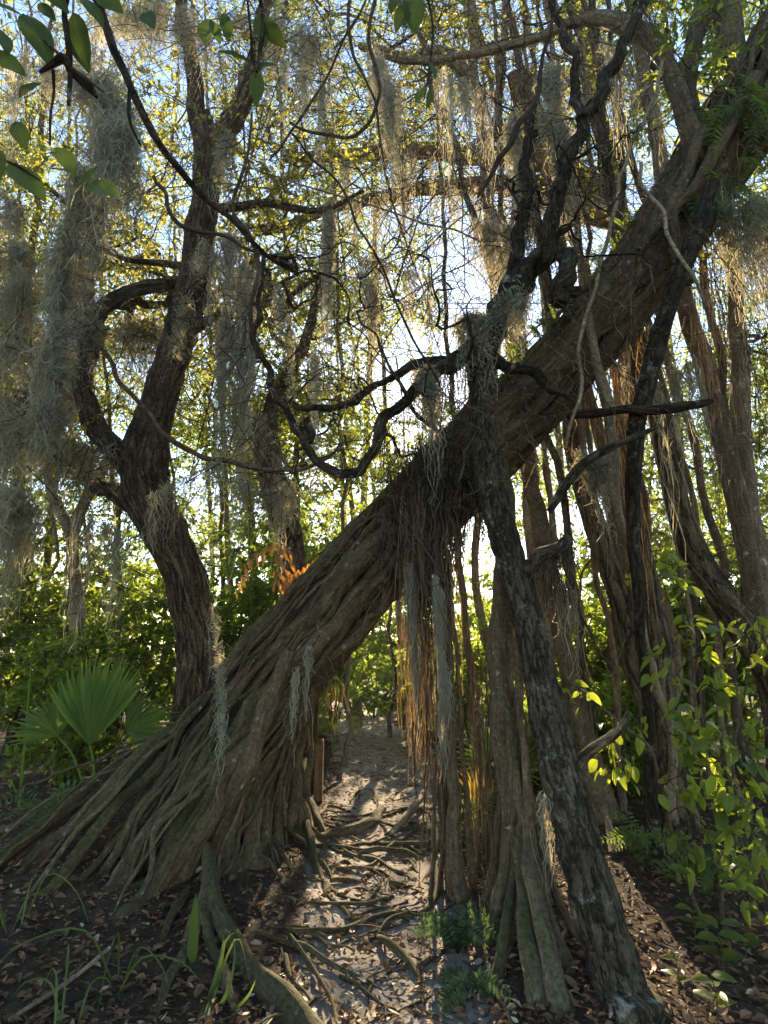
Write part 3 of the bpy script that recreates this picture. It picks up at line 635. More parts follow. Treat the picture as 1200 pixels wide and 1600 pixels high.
strands(mb, A[:, None] + dv[:, None]*l[:, None, None]*s_ + np.array([0, 0, -.25])*l[:, None, None]*s_**2 + np.cumsum(rng.normal(0, .018, (n, m, 3)), 1), rng.uniform(.0015, .0055, n)[:, None]*np.linspace(1, .4, m)[None])
mb.build('bare_twigs', M['figroot'], fig, kind='stuff')
# crown, up at the right
C = np.concatenate([clumpy(n, region(*r), seed=70+i) for i, (*r, n) in enumerate([(1040, -250, 1500, 130, 3.4, 5.5, 110), (1120, 150, 1300, 400, 3.8, 4.6, 50), (760, -300, 1100, 60, 4.5, 7, 70)])])
bm, lm = grow(FS[::4], C, 5, 13, L=0.08, up=0.2, Wr=0.4)
bm.build('branches', M['twig'], fig, kind='stuff'); lm.build('crown', M['canopy'], fig, smooth=False, kind='stuff')

# ------------------------------------------------------------------ the charred tree in front
c = to_ground(np.array([1, 1, 1, .68])*pix([(742, 540, 3.95, 42), (752, 640, 3.95, 52), (768, 760, 3.88, 62), (792, 860, 3.75, 60), (820, 950, 3.6, 60), (842, 1050, 3.45, 68), (866, 1160, 3.3, 76), (898, 1290, 3.1, 86), (935, 1420, 2.92, 97), (968, 1530, 2.78, 106), (998, 1625, 2.64, 114)]), 1.1)
dt = thing('charred_tree', 'dark leaning tree with charred lichen spotted bark in front of the fig', 'tree', (c[-1][0], c[-1][1], gz(c[-1][0], c[-1][1])[0]))
mb = MB(); tube(mb, c, 150, 40, wob=0.012, wf=3, lump=0.10, lf=6, flute=0.04, nfl=4, seed=12, ridge=0.16); mb.build('trunk', M['dark'], dt)
dl = []
for k, rows in enumerate([
    [(748, 590, 3.95, 48), (775, 500, 3.9, 46), (815, 440, 3.85, 42), (855, 395, 3.8, 38), (868, 330, 3.75, 30), (885, 250, 3.7, 28), (920, 180, 3.7, 25), (960, 95, 3.65, 22), (990, 30, 3.6, 18), (1060, -120, 3.5, 10)],
    [(752, 540, 3.95, 30), (715, 560, 3.9, 30), (680, 590, 3.85, 28), (640, 622, 3.8, 24), (600, 655, 3.75, 20), (582, 700, 3.75, 20), (565, 738, 3.75, 19), (525, 750, 3.7, 18), (490, 715, 3.7, 16), (455, 655, 3.65, 15), (425, 605, 3.65, 14), (408, 545, 3.6, 12), (402, 470, 3.6, 11), (410, 400, 3.6, 8)],
    [(700, 565, 3.9, 20), (650, 578, 3.85, 16), (600, 598, 3.8, 15), (560, 628, 3.8, 14), (510, 637, 3.75, 14), (470, 640, 3.7, 14), (435, 625, 3.7, 12)],
    [(480, 645, 3.72, 12), (476, 668, 3.7, 22), (482, 690, 3.7, 14)],
    [(870, 385, 3.8, 26), (884, 420, 3.75, 34), (882, 465, 3.75, 38), (878, 480, 3.75, 30)], [(882, 462, 3.75, 24), (905, 458, 3.78, 20), (922, 452, 3.8, 10)],
    [(812, 890, 3.7, 26), (840, 880, 3.65, 28), (866, 868, 3.62, 28), (884, 838, 3.6, 26), (886, 830, 3.6, 12)],
    [(770, 560, 3.9, 24), (820, 580, 3.9, 22), (860, 600, 3.9, 16), (900, 640, 3.85, 10)],
    [(830, 180, 3.9, 16), (822, 290, 3.9, 22), (806, 400, 3.9, 26), (786, 480, 3.9, 30)], [(905, 190, 3.7, 22), (895, 100, 3.7, 18), (870, 20, 3.7, 15), (850, -120, 3.7, 8)],
    [(855, 395, 3.8, 14), (868, 372, 3.75, 12), (890, 350, 3.7, 7)], [(700, 680, 3.9, 10), (650, 640, 3.8, 8), (600, 560, 3.7, 6), (560, 480, 3.6, 4)],
    ]):
    lc = pix(rows)*np.array([1, 1, 1, .8]); mb = MB(); dl.append(tube(mb, lc, max(30, 11*len(rows)), 12, wob=0.032, wf=9, lump=0.26, lf=13, flute=.08, seed=30+k)); mb.build('branch', M['dark'], dt)
C = np.concatenate([clumpy(n, region(*r), thr=-.2, seed=90+i) for i, (*r, n) in enumerate([(380, 380, 760, 760, 3.4, 4.1, 110), (780, 0, 1040, 420, 3.4, 4.0, 90)])])
bm, lm = grow(np.vstack(dl), C, 4, 1, L=0.03); bm.build('twigs', M['dark'], dt, kind='stuff')
mb = MB()
for k in range(700):
    j = dl[[0, 0, 8, 1, 6][rng.integers(5)]]; row = j[rng.integers(len(j)//3 if j is dl[1] else len(j))]; m = 7; l = rng.uniform(.08, .5)
    a = row[:3] + unit(rng.normal(size=3))*row[3]*.9
    strands(mb, (a + np.array([0, 0, -1.])*l*np.linspace(0, 1, m)[:, None] + np.cumsum(rng.normal(0, .015, (m, 3)), 0))[None], np.array([rng.uniform(.0015, .0035)]))
mb.build('rootlets', M['darkroot'], dt, kind='stuff')

# ------------------------------------------------------------------ the tree on the left
lt = thing('oak_tree', 'tall furrowed oak behind the fig roots with a crooked left arm', 'tree', (*P(303, 1120, 6.2)[:2], 0.1))
c = to_ground(np.array([1, 1, 1, .72])*pix([(312, 185, 5.7, 50), (322, 250, 5.75, 56), (316, 340, 5.8, 52), (302, 430, 5.85, 58), (280, 520, 5.9, 66), (252, 610, 5.95, 70), (232, 690, 6.0, 84), (228, 760, 6.0, 92), (258, 840, 6.05, 84), (290, 920, 6.1, 78), (306, 1010, 6.15, 82), (304, 1080, 6.2, 88)]), 1.3)
mb = MB(); ltr = [tube(mb, c, 130, 32, wob=0.02, wf=2, lump=0.12, lf=4, flute=.06, nfl=3, ridge=0.16, seed=41)]; mb.build('trunk', M['brown'], lt)
for k, rows in enumerate([
    [(318, 240, 5.75, 40), (350, 205, 5.7, 46), (378, 160, 5.6, 44), (400, 90, 5.5, 34), (420, -10, 5.4, 24)], [(312, 200, 5.7, 40), (300, 120, 5.7, 34), (285, 30, 5.6, 28), (275, -60, 5.5, 20)],
    [(232, 745, 6.0, 60), (195, 715, 5.9, 54), (155, 675, 5.8, 48), (136, 620, 5.7, 44), (136, 560, 5.65, 42), (150, 500, 5.65, 36), (180, 470, 5.7, 32), (230, 450, 5.75, 30), (295, 432, 5.85, 26)],
    [(140, 560, 5.65, 36), (130, 480, 5.6, 40), (140, 400, 5.5, 34), (160, 300, 5.4, 28), (170, 200, 5.3, 20)],
    [(215, 790, 6.0, 40), (170, 765, 6.1, 36), (135, 750, 6.3, 34), (115, 710, 6.4, 22), (90, 680, 6.5, 14)],
    [(285, 520, 5.9, 24), (310, 508, 5.9, 20), (345, 485, 5.9, 12)], [(310, 415, 5.85, 16), (250, 412, 5.8, 14), (200, 408, 5.7, 10), (150, 380, 5.6, 8)],
    [(318, 330, 5.8, 20), (420, 318, 5.7, 16), (500, 330, 5.6, 12), (570, 300, 5.5, 7)]]):
    mb = MB(); ltr.append(tube(mb, np.array([1, 1, 1, .7])*pix(rows), 10*len(rows), 16, wob=0.03, wf=3, lump=0.15, lf=5, flute=.05, ridge=.1, seed=60+k)); mb.build('branch', M['brown'], lt)
C = np.concatenate([clumpy(int(n*DENS), region(*r), thr=-.05, seed=110+i) for i, (*r, n) in enumerate([(-350, -250, 520, 330, 5, 9, 260), (-200, 330, 160, 700, 5.5, 8.5, 110), (160, 300, 480, 640, 6.3, 9, 120)])])
bm, lm = grow(np.vstack(ltr), gaps(C), 5, 13, L=0.072, tl=(.25, .65)); bm.build('twigs', M['twig'], lt, kind='stuff'); lm.build('crown', M['canopyw'], lt, smooth=False, kind='stuff')

# ------------------------------------------------------------------ trees behind
tree('limb_tree', 'background tree with two golden horizontal limbs arching over the path', [(850, -240, 8.8, 10), (965, 330, 8.3, 46), (985, 480, 8.3, 40), (975, 650, 8.2, 44), (985, 850, 8.2, 50), (1000, 1010, 8.2, 54)],
     [[(970, 350, 8.3, 36), (900, 300, 8.2, 34), (800, 290, 8.1, 28), (700, 292, 8.0, 24), (600, 305, 7.9, 20), (500, 335, 7.8, 16), (410, 365, 7.7, 9)], [(965, 330, 8.3, 34), (880, 260, 8, 30), (780, 246, 7.9, 28), (640, 238, 7.8, 24), (520, 243, 7.7, 18), (440, 250, 7.7, 12)],
      [(960, 345, 8.3, 30), (900, 320, 7.9, 40), (840, 230, 7.6, 26), (800, 120, 7.4, 18)], [(640, 240, 7.8, 16), (620, 200, 7.9, 16), (590, 150, 8, 10)]],
     [(360, -200, 980, 330, 7, 11, 235), (380, 330, 560, 520, 7.5, 11, 50)], leaf='canopy', L=0.06)
tree('tall_tree', 'slim pale twin stemmed tree rising behind the path at top centre', [(735, -60, 7, 20), (742, 120, 7.1, 22), (757, 260, 7.2, 24), (785, 420, 7.3, 28), (820, 640, 7.4, 34), (832, 820, 7.4, 38), (850, 1010, 7.4, 40)],
     [[(757, 250, 7.2, 18), (780, 150, 7.2, 14), (790, 0, 7.2, 10)], [(745, 140, 7.1, 20), (690, 85, 7, 22), (620, 88, 6.9, 18), (560, 70, 6.8, 10)]], [(560, -250, 1000, 250, 6.5, 9, 170)], bark_='pale', leaf='canopyw')
tree('mossy_tree', 'short mossy leaning trunk standing behind the fig left of centre', [(408, 655, 6.6, 44), (420, 720, 6.6, 60), (440, 790, 6.6, 62), (455, 880, 6.6, 62), (455, 980, 6.6, 64)], [[(415, 700, 6.6, 34), (430, 620, 6.7, 22), (480, 520, 6.9, 16), (520, 380, 7.1, 10)]],
     [(380, 420, 680, 760, 7, 10, 170)], bark_='brown', leaf='canopy')
tree('pale_tree', 'pale leaning trunk right of the fig beside the straight dark pole', [(940, -260, 5.8, 14), (1030, 250, 5.6, 34), (1062, 430, 5.6, 40), (1090, 540, 5.7, 44), (1118, 640, 5.7, 46), (1140, 740, 5.8, 46), (1170, 870, 5.8, 46), (1200, 1010, 5.9, 48)], [], [(1000, -100, 1400, 280, 5.5, 8, 90)], bark_='pale')
tree('brown_tree', 'thick brown trunk leaning right above the broadleaf shrub', [(900, -250, 5.8, 10), (960, 330, 5.5, 26), (1005, 560, 5.3, 40), (1030, 690, 5.3, 48), (1065, 810, 5.3, 58), (1110, 900, 5.3, 64), (1160, 980, 5.3, 68), (1215, 1080, 5.3, 70)], [], bark_='brown', flare=1.2)
tree('brown_tree', 'brown trunk beside the hanging fern like roots right of the charred tree', [(770, -200, 6.0, 8), (850, 430, 5.5, 24), (880, 620, 5.2, 34), (905, 740, 5.2, 42), (935, 840, 5.15, 46), (970, 940, 5.1, 50), (1000, 1040, 5.05, 56), (1025, 1150, 5.0, 62)], [], bark_='brown', flare=1.3)
tree('warm_tree', 'sunlit tan trunk with flared base just right of the charred tree', [(770, -120, 6.4, 6), (785, 330, 6.2, 12), (800, 520, 5.9, 20), (818, 690, 5.6, 30), (838, 800, 5.5, 36), (862, 920, 5.4, 44), (885, 1040, 5.3, 46), (905, 1150, 5.2, 50), (930, 1240, 5.1, 62)], [], bark_='limb', flare=1.8, flute=.14)
tree('dark_tree', 'dark upright trunk deep in shade behind the broadleaf shrub', [(940, -180, 5.6, 6), (978, 440, 5.2, 18), (985, 640, 5.0, 24), (992, 780, 5.0, 28), (1010, 900, 4.95, 40), (1030, 1020, 4.9, 54), (1050, 1150, 4.85, 62), (1075, 1290, 4.7, 80)], [], bark_='brown', flare=1.4)
tree('slim_tree', 'slim grey trunk at the right edge of the picture', [(1090, -260, 6.8, 12), (1140, 340, 6.5, 32), (1150, 560, 6.5, 40), (1160, 700, 6.5, 44), (1180, 860, 6.5, 48), (1190, 960, 6.5, 50)], [], bark_='pale')
tree('slim_tree', 'slim pale trunk between the fig and the straight dark pole', [(820, -220, 6.9, 6), (900, 340, 6.4, 16), (920, 500, 6.2, 22), (945, 620, 6.2, 26), (965, 760, 6.2, 28), (1000, 900, 6.2, 32), (1015, 1020, 6.2, 36)], [], bark_='pale')
tree('slim_tree', 'slim lit trunk right under the fig beside the charred stub', [(790, -170, 8, 7), (880, 400, 7.6, 18), (905, 560, 7.5, 24), (940, 700, 7.5, 30), (962, 830, 7.4, 34), (960, 1010, 7.4, 36)], [], bark_='limb')
tree('slim_tree', 'thin upright stem in the bright gap right of the path', [(670, -120, 8.3, 4), (706, 640, 7.8, 12), (716, 850, 7.8, 16), (728, 1000, 7.8, 18), (735, 1060, 7.8, 18)], [], bark_='limb', flare=1.1)
tree('slim_tree', 'thin leaning stem left of the brightest gap under the fig', [(850, -60, 9.4, 4), (760, 720, 8.8, 14), (745, 870, 8.8, 18), (752, 960, 8.8, 20), (770, 1050, 8.8, 20)], [], bark_='limb', flare=1.1)
tree('forked_tree', 'pale forked trunk in the bright gap at the left', [(-60, 200, 7.5, 4), (60, 700, 7.2, 18), (92, 790, 7.2, 26), (116, 860, 7.2, 28), (120, 960, 7.2, 32), (122, 1010, 7.2, 34)], [[(110, 840, 7.2, 20), (135, 780, 7.2, 18), (170, 720, 7.2, 14)]], [(-300, 200, 200, 760, 7.5, 11, 200)], bark_='pale', leaf='canopy')
tree('slim_tree', 'slim brown trunk left of the oak behind the fan palm', [(90, -120, 9, 5), (40, 560, 8.5, 22), (30, 760, 8.5, 26), (40, 1000, 8.5, 30)], [], [(-350, 100, 60, 560, 8, 11, 90)], bark_='brown')
for k, (lab, x, d, lean) in enumerate([('far thin trunk seen between the oak and the leaning fig', 365, 11, 10), ('far thin trunk in the haze left of the fig prop roots', 560, 14, -8), ('far thin trunk in the green gap above the footpath', 625, 12, 12), ('far thin trunk right of the charred tree behind yellow leaves', 905, 13, 20),
        ('far thin trunk left of the forked pale trunk', 70, 12, -10), ('far thin trunk behind the right shrub', 1090, 12, 18), ('far thin trunk at the far left edge', -40, 11, 5), ('far thin trunk beyond the right edge', 1260, 10, 10)]):
    w = [16, 18, 14, 18, 18, 22, 20, 26][k]
    tree('far_tree', lab, [(x-lean*5, -150, d, w*.2), (x-lean*3, 420, d, w*.6), (x-lean*2, 600, d, w*.8), (x-lean, 820, d, w), (x, 990, d, w*1.1)], [], [(x-230, 120, x+230, 640, d-2, d+3, 100)] if k not in (1, 2, 3) else [(x-140, 120, x+150, 420, d-2, d+3, 60)], bark_=['limb', 'pale'][k % 2], group='far trunks in the wood', L=0.075, sides=8, n=20, per=7, ridge=0)

# understorey trees filling the middle distance
for lab, x, d, w, regs in [('slender understorey tree with a low crown left of the oak', 190, 9.5, 16, [(-150, 540, 330, 900, 8.5, 12, 190)]), ('slender understorey tree with a low crown behind the oak foot', 400, 10, 16, [(260, 560, 560, 900, 9, 13, 170)]),
        ('slender understorey tree crowned over the footpath', 560, 12, 16, [(430, 620, 600, 860, 10.5, 14, 60)]), ('slender understorey tree with a low crown behind the right trunks', 1010, 9.5, 18, [(960, 520, 1200, 860, 8.5, 12.5, 90)]),
        ('slender understorey tree with a low crown at the right edge', 1180, 8.5, 18, [(1080, 420, 1420, 880, 7.5, 11, 150)]), ('slender understorey tree with a sparse crown in the bright gap right of the path', 800, 11, 14, [(680, 620, 920, 880, 10, 14, 75)]), ('slender understorey tree at the far left', -120, 9, 18, [(-380, 420, 40, 900, 8, 11.5, 140)])]:
    tree('understorey_tree', lab, [(x-50, 200, d, w*.15), (x-20, 640, d, w*.6), (x-6, 850, d, w), (x, 990, d, w*1.1)], [], regs, bark_='limb', L=0.065, sides=8, n=20, ridge=0)
for lab, x, d, regs in [('far thicket tree closing the view left of the forked trunk', 30, 15, [(-150, 600, 260, 930, 13, 18, 130)]), ('far thicket tree closing the view behind the oak', 330, 16, [(200, 620, 480, 930, 14, 19, 120)]), ('far thicket tree closing the view above the path end', 540, 17, [(440, 780, 680, 950, 15, 20, 80)]), ('far thicket tree closing the view right of the charred tree', 930, 16, [(800, 640, 1040, 930, 14, 19, 110)]), ('far thicket tree closing the view at the right margin', 1130, 15, [(1000, 560, 1320, 930, 13, 18, 130)])]:
    tree('thicket_tree', lab, [(x-20, 420, d, 3), (x-10, 640, d, 8), (x, 850, d, 12), (x, 990, d, 13)], [], regs, bark_='limb', L=0.1, sides=7, n=18, ridge=0, leaf='bush')
for k in range(9):
    x = [20, 80, 150, 260, 350, 405, 470, 545, 610][k]; d = rng.uniform(7.5, 12); ln = rng.normal(0, 45); w = rng.uniform(6, 13)
    tree('slender_stem', 'slender grey brown sapling in the background left of the leaning fig', [(x-ln*2, -100, d, w*.4), (x-ln*1.2, 350, d, w*.8), (x-ln*.5, 700, d, w), (x, 990, d, w*1.2)], [], bark_=['limb', 'pale'][k % 2], group='slender saplings at left', sides=8, n=40, wob=.08, ridge=.1, flare=1.3)
# slender stems among the trunks on the right
for k in range(13):
    x = [880, 905, 925, 950, 970, 1020, 1045, 1080, 1100, 1130, 1150, 1175, 1200][k]; d = rng.uniform(4.9, 7.5); ln = rng.uniform(60, 170); w = rng.uniform(8, 20)
    tree('slender_stem', 'slender grey brown stem leaning among the trunks at right', [(x-ln*2.1, -150, d+.6, w*.5), (x-ln*1.3, 250, d+.3, w*.8), (x-ln*.6, 600, d, w), (x-ln*.15, 880, d, w*1.1), (x+rng.normal(0, 10), 1040, d, w*1.2)], [], bark_=['limb', 'pale', 'brown'][k % 3], group='slender stems at right', sides=8, n=40, wob=.06, ridge=.1, flare=1.3)
# the wood goes on round and behind the viewer
for k, (lab, x, y, h) in enumerate([('tree standing in the wood behind the viewer', -4.5, -3.5, 9), ('second tree standing in the wood behind the viewer', 4.0, -4.0, 9), ('tree in the wood to the left of the viewer', -6.0, 1.2, 9), ('tree in the wood to the right of the viewer', 5.6, 1.5, 9)]):
    z0 = gz(x, y)[0]; t = thing('canopy_tree', lab, 'tree', (x, y, z0)); mb = MB()
    c = tube(mb, [[x, y, z0-.2, .28], [x+.1, y, 2, .22], [x-.1, y+.2, h*.5, .17], [x+.1, y+.1, h*.95, .05]], 24, 12, lump=.1, ridge=.1, wob=.05, wf=1, seed=k); mb.build('trunk', M['brown'], t)
    C = unit(rng.normal(size=(170, 3)))*rng.random((170, 1))**.4*np.array([3.2, 3.0, h*.45]) + np.array([x, y, h*.6]); C = C[C[:, 1] < -.4 + (1.2 if abs(x) > 5 else 0)]
    bm, lm = grow(c, C, 6, 9, tl=(.4, .9), L=.2, Wr=.5); bm.build('branches', M['twig'], t, kind='stuff'); lm.build('crown', M['canopy'], t, smooth=False, kind='stuff')

def twig_web(parent, reg, n, l=(.7, 2.2), r=(.002, .006), mat='twig', down=.25):
    A = region(*reg)(n); m = 10; s_ = np.linspace(0, 1, m)[None, :, None]; dv = unit(rng.normal(size=(n, 3))*np.array([1.1, .7, .9])); ll = rng.uniform(*l, n)[:, None, None]; mb = MB(); bend = unit(rng.normal(size=(n, 3)))
    strands(mb, A[:, None] + dv[:, None]*ll*s_ + bend[:, None]*ll*.22*s_**2 - np.array([0, 0, down])*ll*s_**2 + np.cumsum(rng.normal(0, .022, (n, m, 3)), 1), rng.uniform(*r, n)[:, None]*np.linspace(1, .35, m)[None]); return mb.build('bare_twigs', M[mat], parent, kind='stuff')
for o in list(COL.objects):
    if o.name == 'oak_tree': twig_web(o, (-40, -60, 480, 760, 4.4, 6.6), 620); twig_web(o, (-60, 640, 330, 1060, 5.2, 7.2), 260, l=(.5, 1.5))
    if o.name == 'limb_tree': twig_web(o, (360, 0, 900, 640, 4.8, 8.5), 900); twig_web(o, (380, 40, 860, 560, 5, 8), 60, l=(1.5, 4), r=(.008, .018), mat='limb')
    if o.name == 'tall_tree': twig_web(o, (600, -80, 1000, 420, 4.6, 7.2), 600); twig_web(o, (300, -100, 800, 300, 4.2, 6.5), 420)
    if o.name == 'pale_tree': twig_web(o, (900, 350, 1250, 900, 4.6, 6.5), 300, l=(.6, 2.0), down=.6, mat='limb')

# ------------------------------------------------------------------ understorey bushes
def bush(name, label, px, py, rx, h, n, leaf='bush', L=0.075, depth=None, group='bushes along the footpath', twig=5, per=13, big=False, ry=None):
    g = G(px, py) if depth is None else np.array([*P(px, 1000, depth)[:2], 0]); g[2] = gz(g[0], g[1])[0]
    t = thing(name, label, 'bush', g, group)
    stems = []; mb = MB()
    for k in range(5):
        e = g + np.array([rng.normal(0, rx*.4), rng.normal(0, rx*.4), h*rng.uniform(.6, .95)]); mdl = g*.5+e*.5+rng.normal(0, .08, 3)
        stems.append(tube(mb, [[*(g-[0, 0, .08]), .018], [*mdl, .013], [*e, .006]], 12, 5, wob=.03, wf=4, seed=k))
    mb.build('stems', M['twig'], t, kind='stuff')
    C = rng.normal(size=(n, 3)); C = unit(C)*rng.random((n, 1))**0.45*np.array([rx, (ry or rx), h*.5]) + g + np.array([0, 0, h*.52]); C[:, 2] = np.maximum(C[:, 2], gz(C[:, 0], C[:, 1])+.05)
    bm, lm = grow(np.vstack(stems), C, twig, per, tl=(.12, .34), L=L, big=big, r0=.0025, maxlen=1.6)
    bm.build('twigs', M['twig'], t, kind='stuff'); lm.build('foliage', M[leaf], t, smooth=False, kind='stuff')
    return t
for lab, x, d, rx, h, n in [
    ('green bush closing the far end of the footpath', 585, 13.5, 1.3, 2.6, 130), ('yellow green bush at the far right side of the footpath', 650, 10.5, 0.8, 1.5, 60), ('bright bush behind the hanging aerial roots', 735, 9.0, 0.9, 2.1, 100),
    ('dark bush left of the footpath behind the fig pillars', 520, 10.5, 0.7, 2.0, 80), ('bush behind the fig trunk under the rusty fern', 430, 8.5, 1.0, 3.7, 200), ('bush between the oak trunk and the leaning fig', 360, 8.0, 0.8, 2.4, 120),
    ('bush behind the fan palm at the left', 190, 8.0, 0.9, 2.4, 120), ('bush in the dim left background', 60, 8.5, 1.2, 3.3, 170), ('bush at the far left edge of the picture', -80, 7.5, 1.0, 2.4, 90),
    ('bright bush seen between the charred tree and brown trunks', 900, 8.0, 0.9, 2.3, 110), ('tall bright bush behind the brown trunks', 990, 9.5, 1.2, 3.4, 160), ('bush behind the broadleaf shrub', 1080, 8.0, 1.0, 2.9, 140), ('bush at the right edge behind the trunks', 1200, 7.5, 1.1, 3.0, 140),
    ('low bush right of the prop roots', 850, 6.6, 0.6, 1.0, 70), ('low bush under the tan trunk', 960, 6.2, 0.6, 1.1, 70), ('far bush in the bright gap', 780, 14, 1.6, 3.6, 130), ('far bush left of the footpath bend', 470, 15, 1.6, 3.2, 110), ('far bush deep in the left gap', 250, 13, 1.8, 3.4, 120), ('far bush in the left haze', 90, 14, 2.0, 3.4, 120),
    ('far bush in the right background', 1000, 14, 2.0, 3.8, 120), ('far bush at the right margin', 1160, 12, 1.8, 4.0, 120), ('tall bush behind the palm fronds', 130, 6.8, 0.6, 1.7, 70), ('far bush filling the centre of the wood', 640, 18, 2.4, 3.4, 120)]:
    bush('bush', lab, x, 1100, rx, h, n, depth=d, L=0.06+0.004*d)

# ------------------------------------------------------------------ broadleaf shrubs on the right
SL = [leaf_mesh('shrub_leaf', M['shrub'], 0.105, 0.052, fold=f, curl=cu, twist=tw) for f, cu, tw, in ((.25, .15, .1), (.15, .3, -.2), (.4, .1, .0), (.1, .45, .3))] + [leaf_mesh('shrub_leaf', M['shrub'], 0.10, w_, fold=f, curl=cu, twist=tw, n=7) for w_, f, cu, tw in ((.036, .5, .5, .5), (.062, .3, -.2, -.5), (.045, .6, .7, .2))]
def leafy(label, name, base, stems, spots, meshes, per=9, spread=.12, cat='shrub', parentmat='twig', size=(.4, 1.25)):
    t = thing(name, label, cat, base); acc = []
    for k, rows in enumerate(stems):
        mb = MB(); acc.append(tube(mb, rows, 24, 7, wob=.03, wf=4, seed=k)); mb.build('stem', M[parentmat], t)
    st = np.vstack(acc); mbt = MB(); i = 0
    for (px, py, d, n) in spots:
        n = int(n*1.45); c = P(px, py, d); a = st[np.linalg.norm(st[:, :3]-c, axis=1).argmin(), :3]
        s = np.linspace(0, 1, 6)[:, None]; tw = a*(1-s)+c*s + np.array([0, 0, .06])*np.sin(np.pi*s)
        strands(mbt, tw[None], np.array([.0035])); d0 = unit(c-a)
        for q in range(n):
            f = rng.uniform(-.05, 1)*1.0; p = c + (d0*.6+np.array([0, 0, -.5]))*spread*f + rng.normal(0, spread*.35, 3)
            strands(mbt, np.stack([c + (p-c)*u for u in np.linspace(0, 1, 4)])[None], np.array([.0016]))
            o = link('leaf', meshes[i % len(meshes)], t); i += 1
            orient(o, p, unit(d0*.4 + rng.normal(0, .6, 3) + np.array([0, 0, -.35])), np.array([rng.normal(0, .5), -.35+rng.normal(0, .4), .8]), rng.uniform(*size))
    mbt.build('twigs', M['twig'], t, kind='stuff')
    return t
b1 = G(1120, 1480)
leafy('tall broadleaf shrub with glowing yellow green leaves at the right', 'broadleaf_shrub', b1,
      [[[*b1, .014], [*P(1110, 1300, 3.6), .012], [*P(1090, 1120, 3.6), .01], [*P(1065, 950, 3.7), .007], [*P(1045, 870, 3.7), .004]], [[*b1, .012], [*P(1060, 1330, 3.5), .010], [*P(1020, 1180, 3.45), .008], [*P(970, 1130, 3.4), .006], [*P(905, 1075, 3.4), .004]],
       [[*(b1+[.1, .05, 0]), .012], [*P(1150, 1300, 3.5), .010], [*P(1160, 1150, 3.5), .008], [*P(1185, 980, 3.5), .005]]],
      [(1050, 885, 3.7, 8), (1060, 925, 3.7, 7), (1075, 965, 3.7, 8), (1050, 1000, 3.7, 4), (1085, 1010, 3.65, 7), (1110, 1045, 3.6, 8), (1120, 1080, 3.55, 9), (1060, 1050, 3.6, 6), (1040, 1040, 3.6, 5), (905, 1075, 3.4, 7), (960, 1135, 3.4, 6), (950, 1170, 3.4, 7), (975, 1180, 3.35, 7), (1000, 1130, 3.45, 4),
       (1040, 1215, 3.4, 6), (1060, 1100, 3.5, 9), (1085, 1120, 3.5, 9), (1055, 1150, 3.45, 8), (1090, 1180, 3.45, 9), (1070, 1215, 3.4, 8), (1110, 1230, 3.4, 9), (1065, 1310, 3.35, 10), (1100, 1290, 3.35, 9), (1140, 1330, 3.3, 7), (1165, 1395, 3.2, 7)], SL)
b2 = G(1230, 1520)
leafy('dense bluish green shrub leaves at the right edge', 'broadleaf_shrub', b2,
      [[[*b2, .014], [*P(1190, 1330, 3.2), .011], [*P(1170, 1180, 3.2), .008], [*P(1150, 1060, 3.25), .005]], [[*b2, .014], [*P(1230, 1250, 3.1), .01], [*P(1210, 1050, 3.15), .008], [*P(1180, 960, 3.2), .004]]],
      [(1150, 975, 3.3, 8), (1180, 960, 3.25, 8), (1195, 1000, 3.2, 9), (1160, 1010, 3.25, 8), (1140, 1160, 3.2, 10), (1120, 1190, 3.2, 10), (1160, 1220, 3.15, 10), (1185, 1180, 3.1, 10), (1180, 1260, 3.05, 10), (1150, 1270, 3.1, 10), (1195, 1310, 3.0, 9), (1130, 1140, 3.2, 8), (1195, 1110, 3.1, 8), (1170, 1350, 3.0, 7), (1200, 1400, 2.95, 6)], SL)
for lab, x, y, n, w in (('low broad leafed seedling at the lower right corner', 1130, 1525, 7, 1.3), ('small pale seedling by the charred trunk foot', 1085, 1470, 5, 1.0), ('seedling at the very bottom right', 1120, 1600, 6, 1.0), ('small leafy seedling under the broadleaf shrub', 1165, 1500, 5, 1.2), ('seedling right of the charred trunk in brown litter', 1040, 1390, 5, .9), ('seedling in the shade below the tan trunk', 985, 1330, 6, .9), ('tiny seedling at the right foot of the charred tree', 1060, 1560, 5, .7), ('seedling in litter left of the fig pillars', 385, 1385, 5, .6)):
    g = G(x, y); top = g+np.array([0, 0, .16])
    t = thing('seedling', lab, 'seedling', g); mb = MB(); tube(mb, [[*(g-[0, 0, .03]), .004], [*(g+[.01, 0, .08]), .003], [*top, .002]], 8, 5); mb.build('stem', M['twig'], t)
    for q in range(n):
        a = q*2.4; o = link('leaf', SL[q % 4], t); orient(o, g+np.array([0, 0, .06+.02*q]), (math.cos(a), math.sin(a), .25), (0, -.3, 1), w*.85)

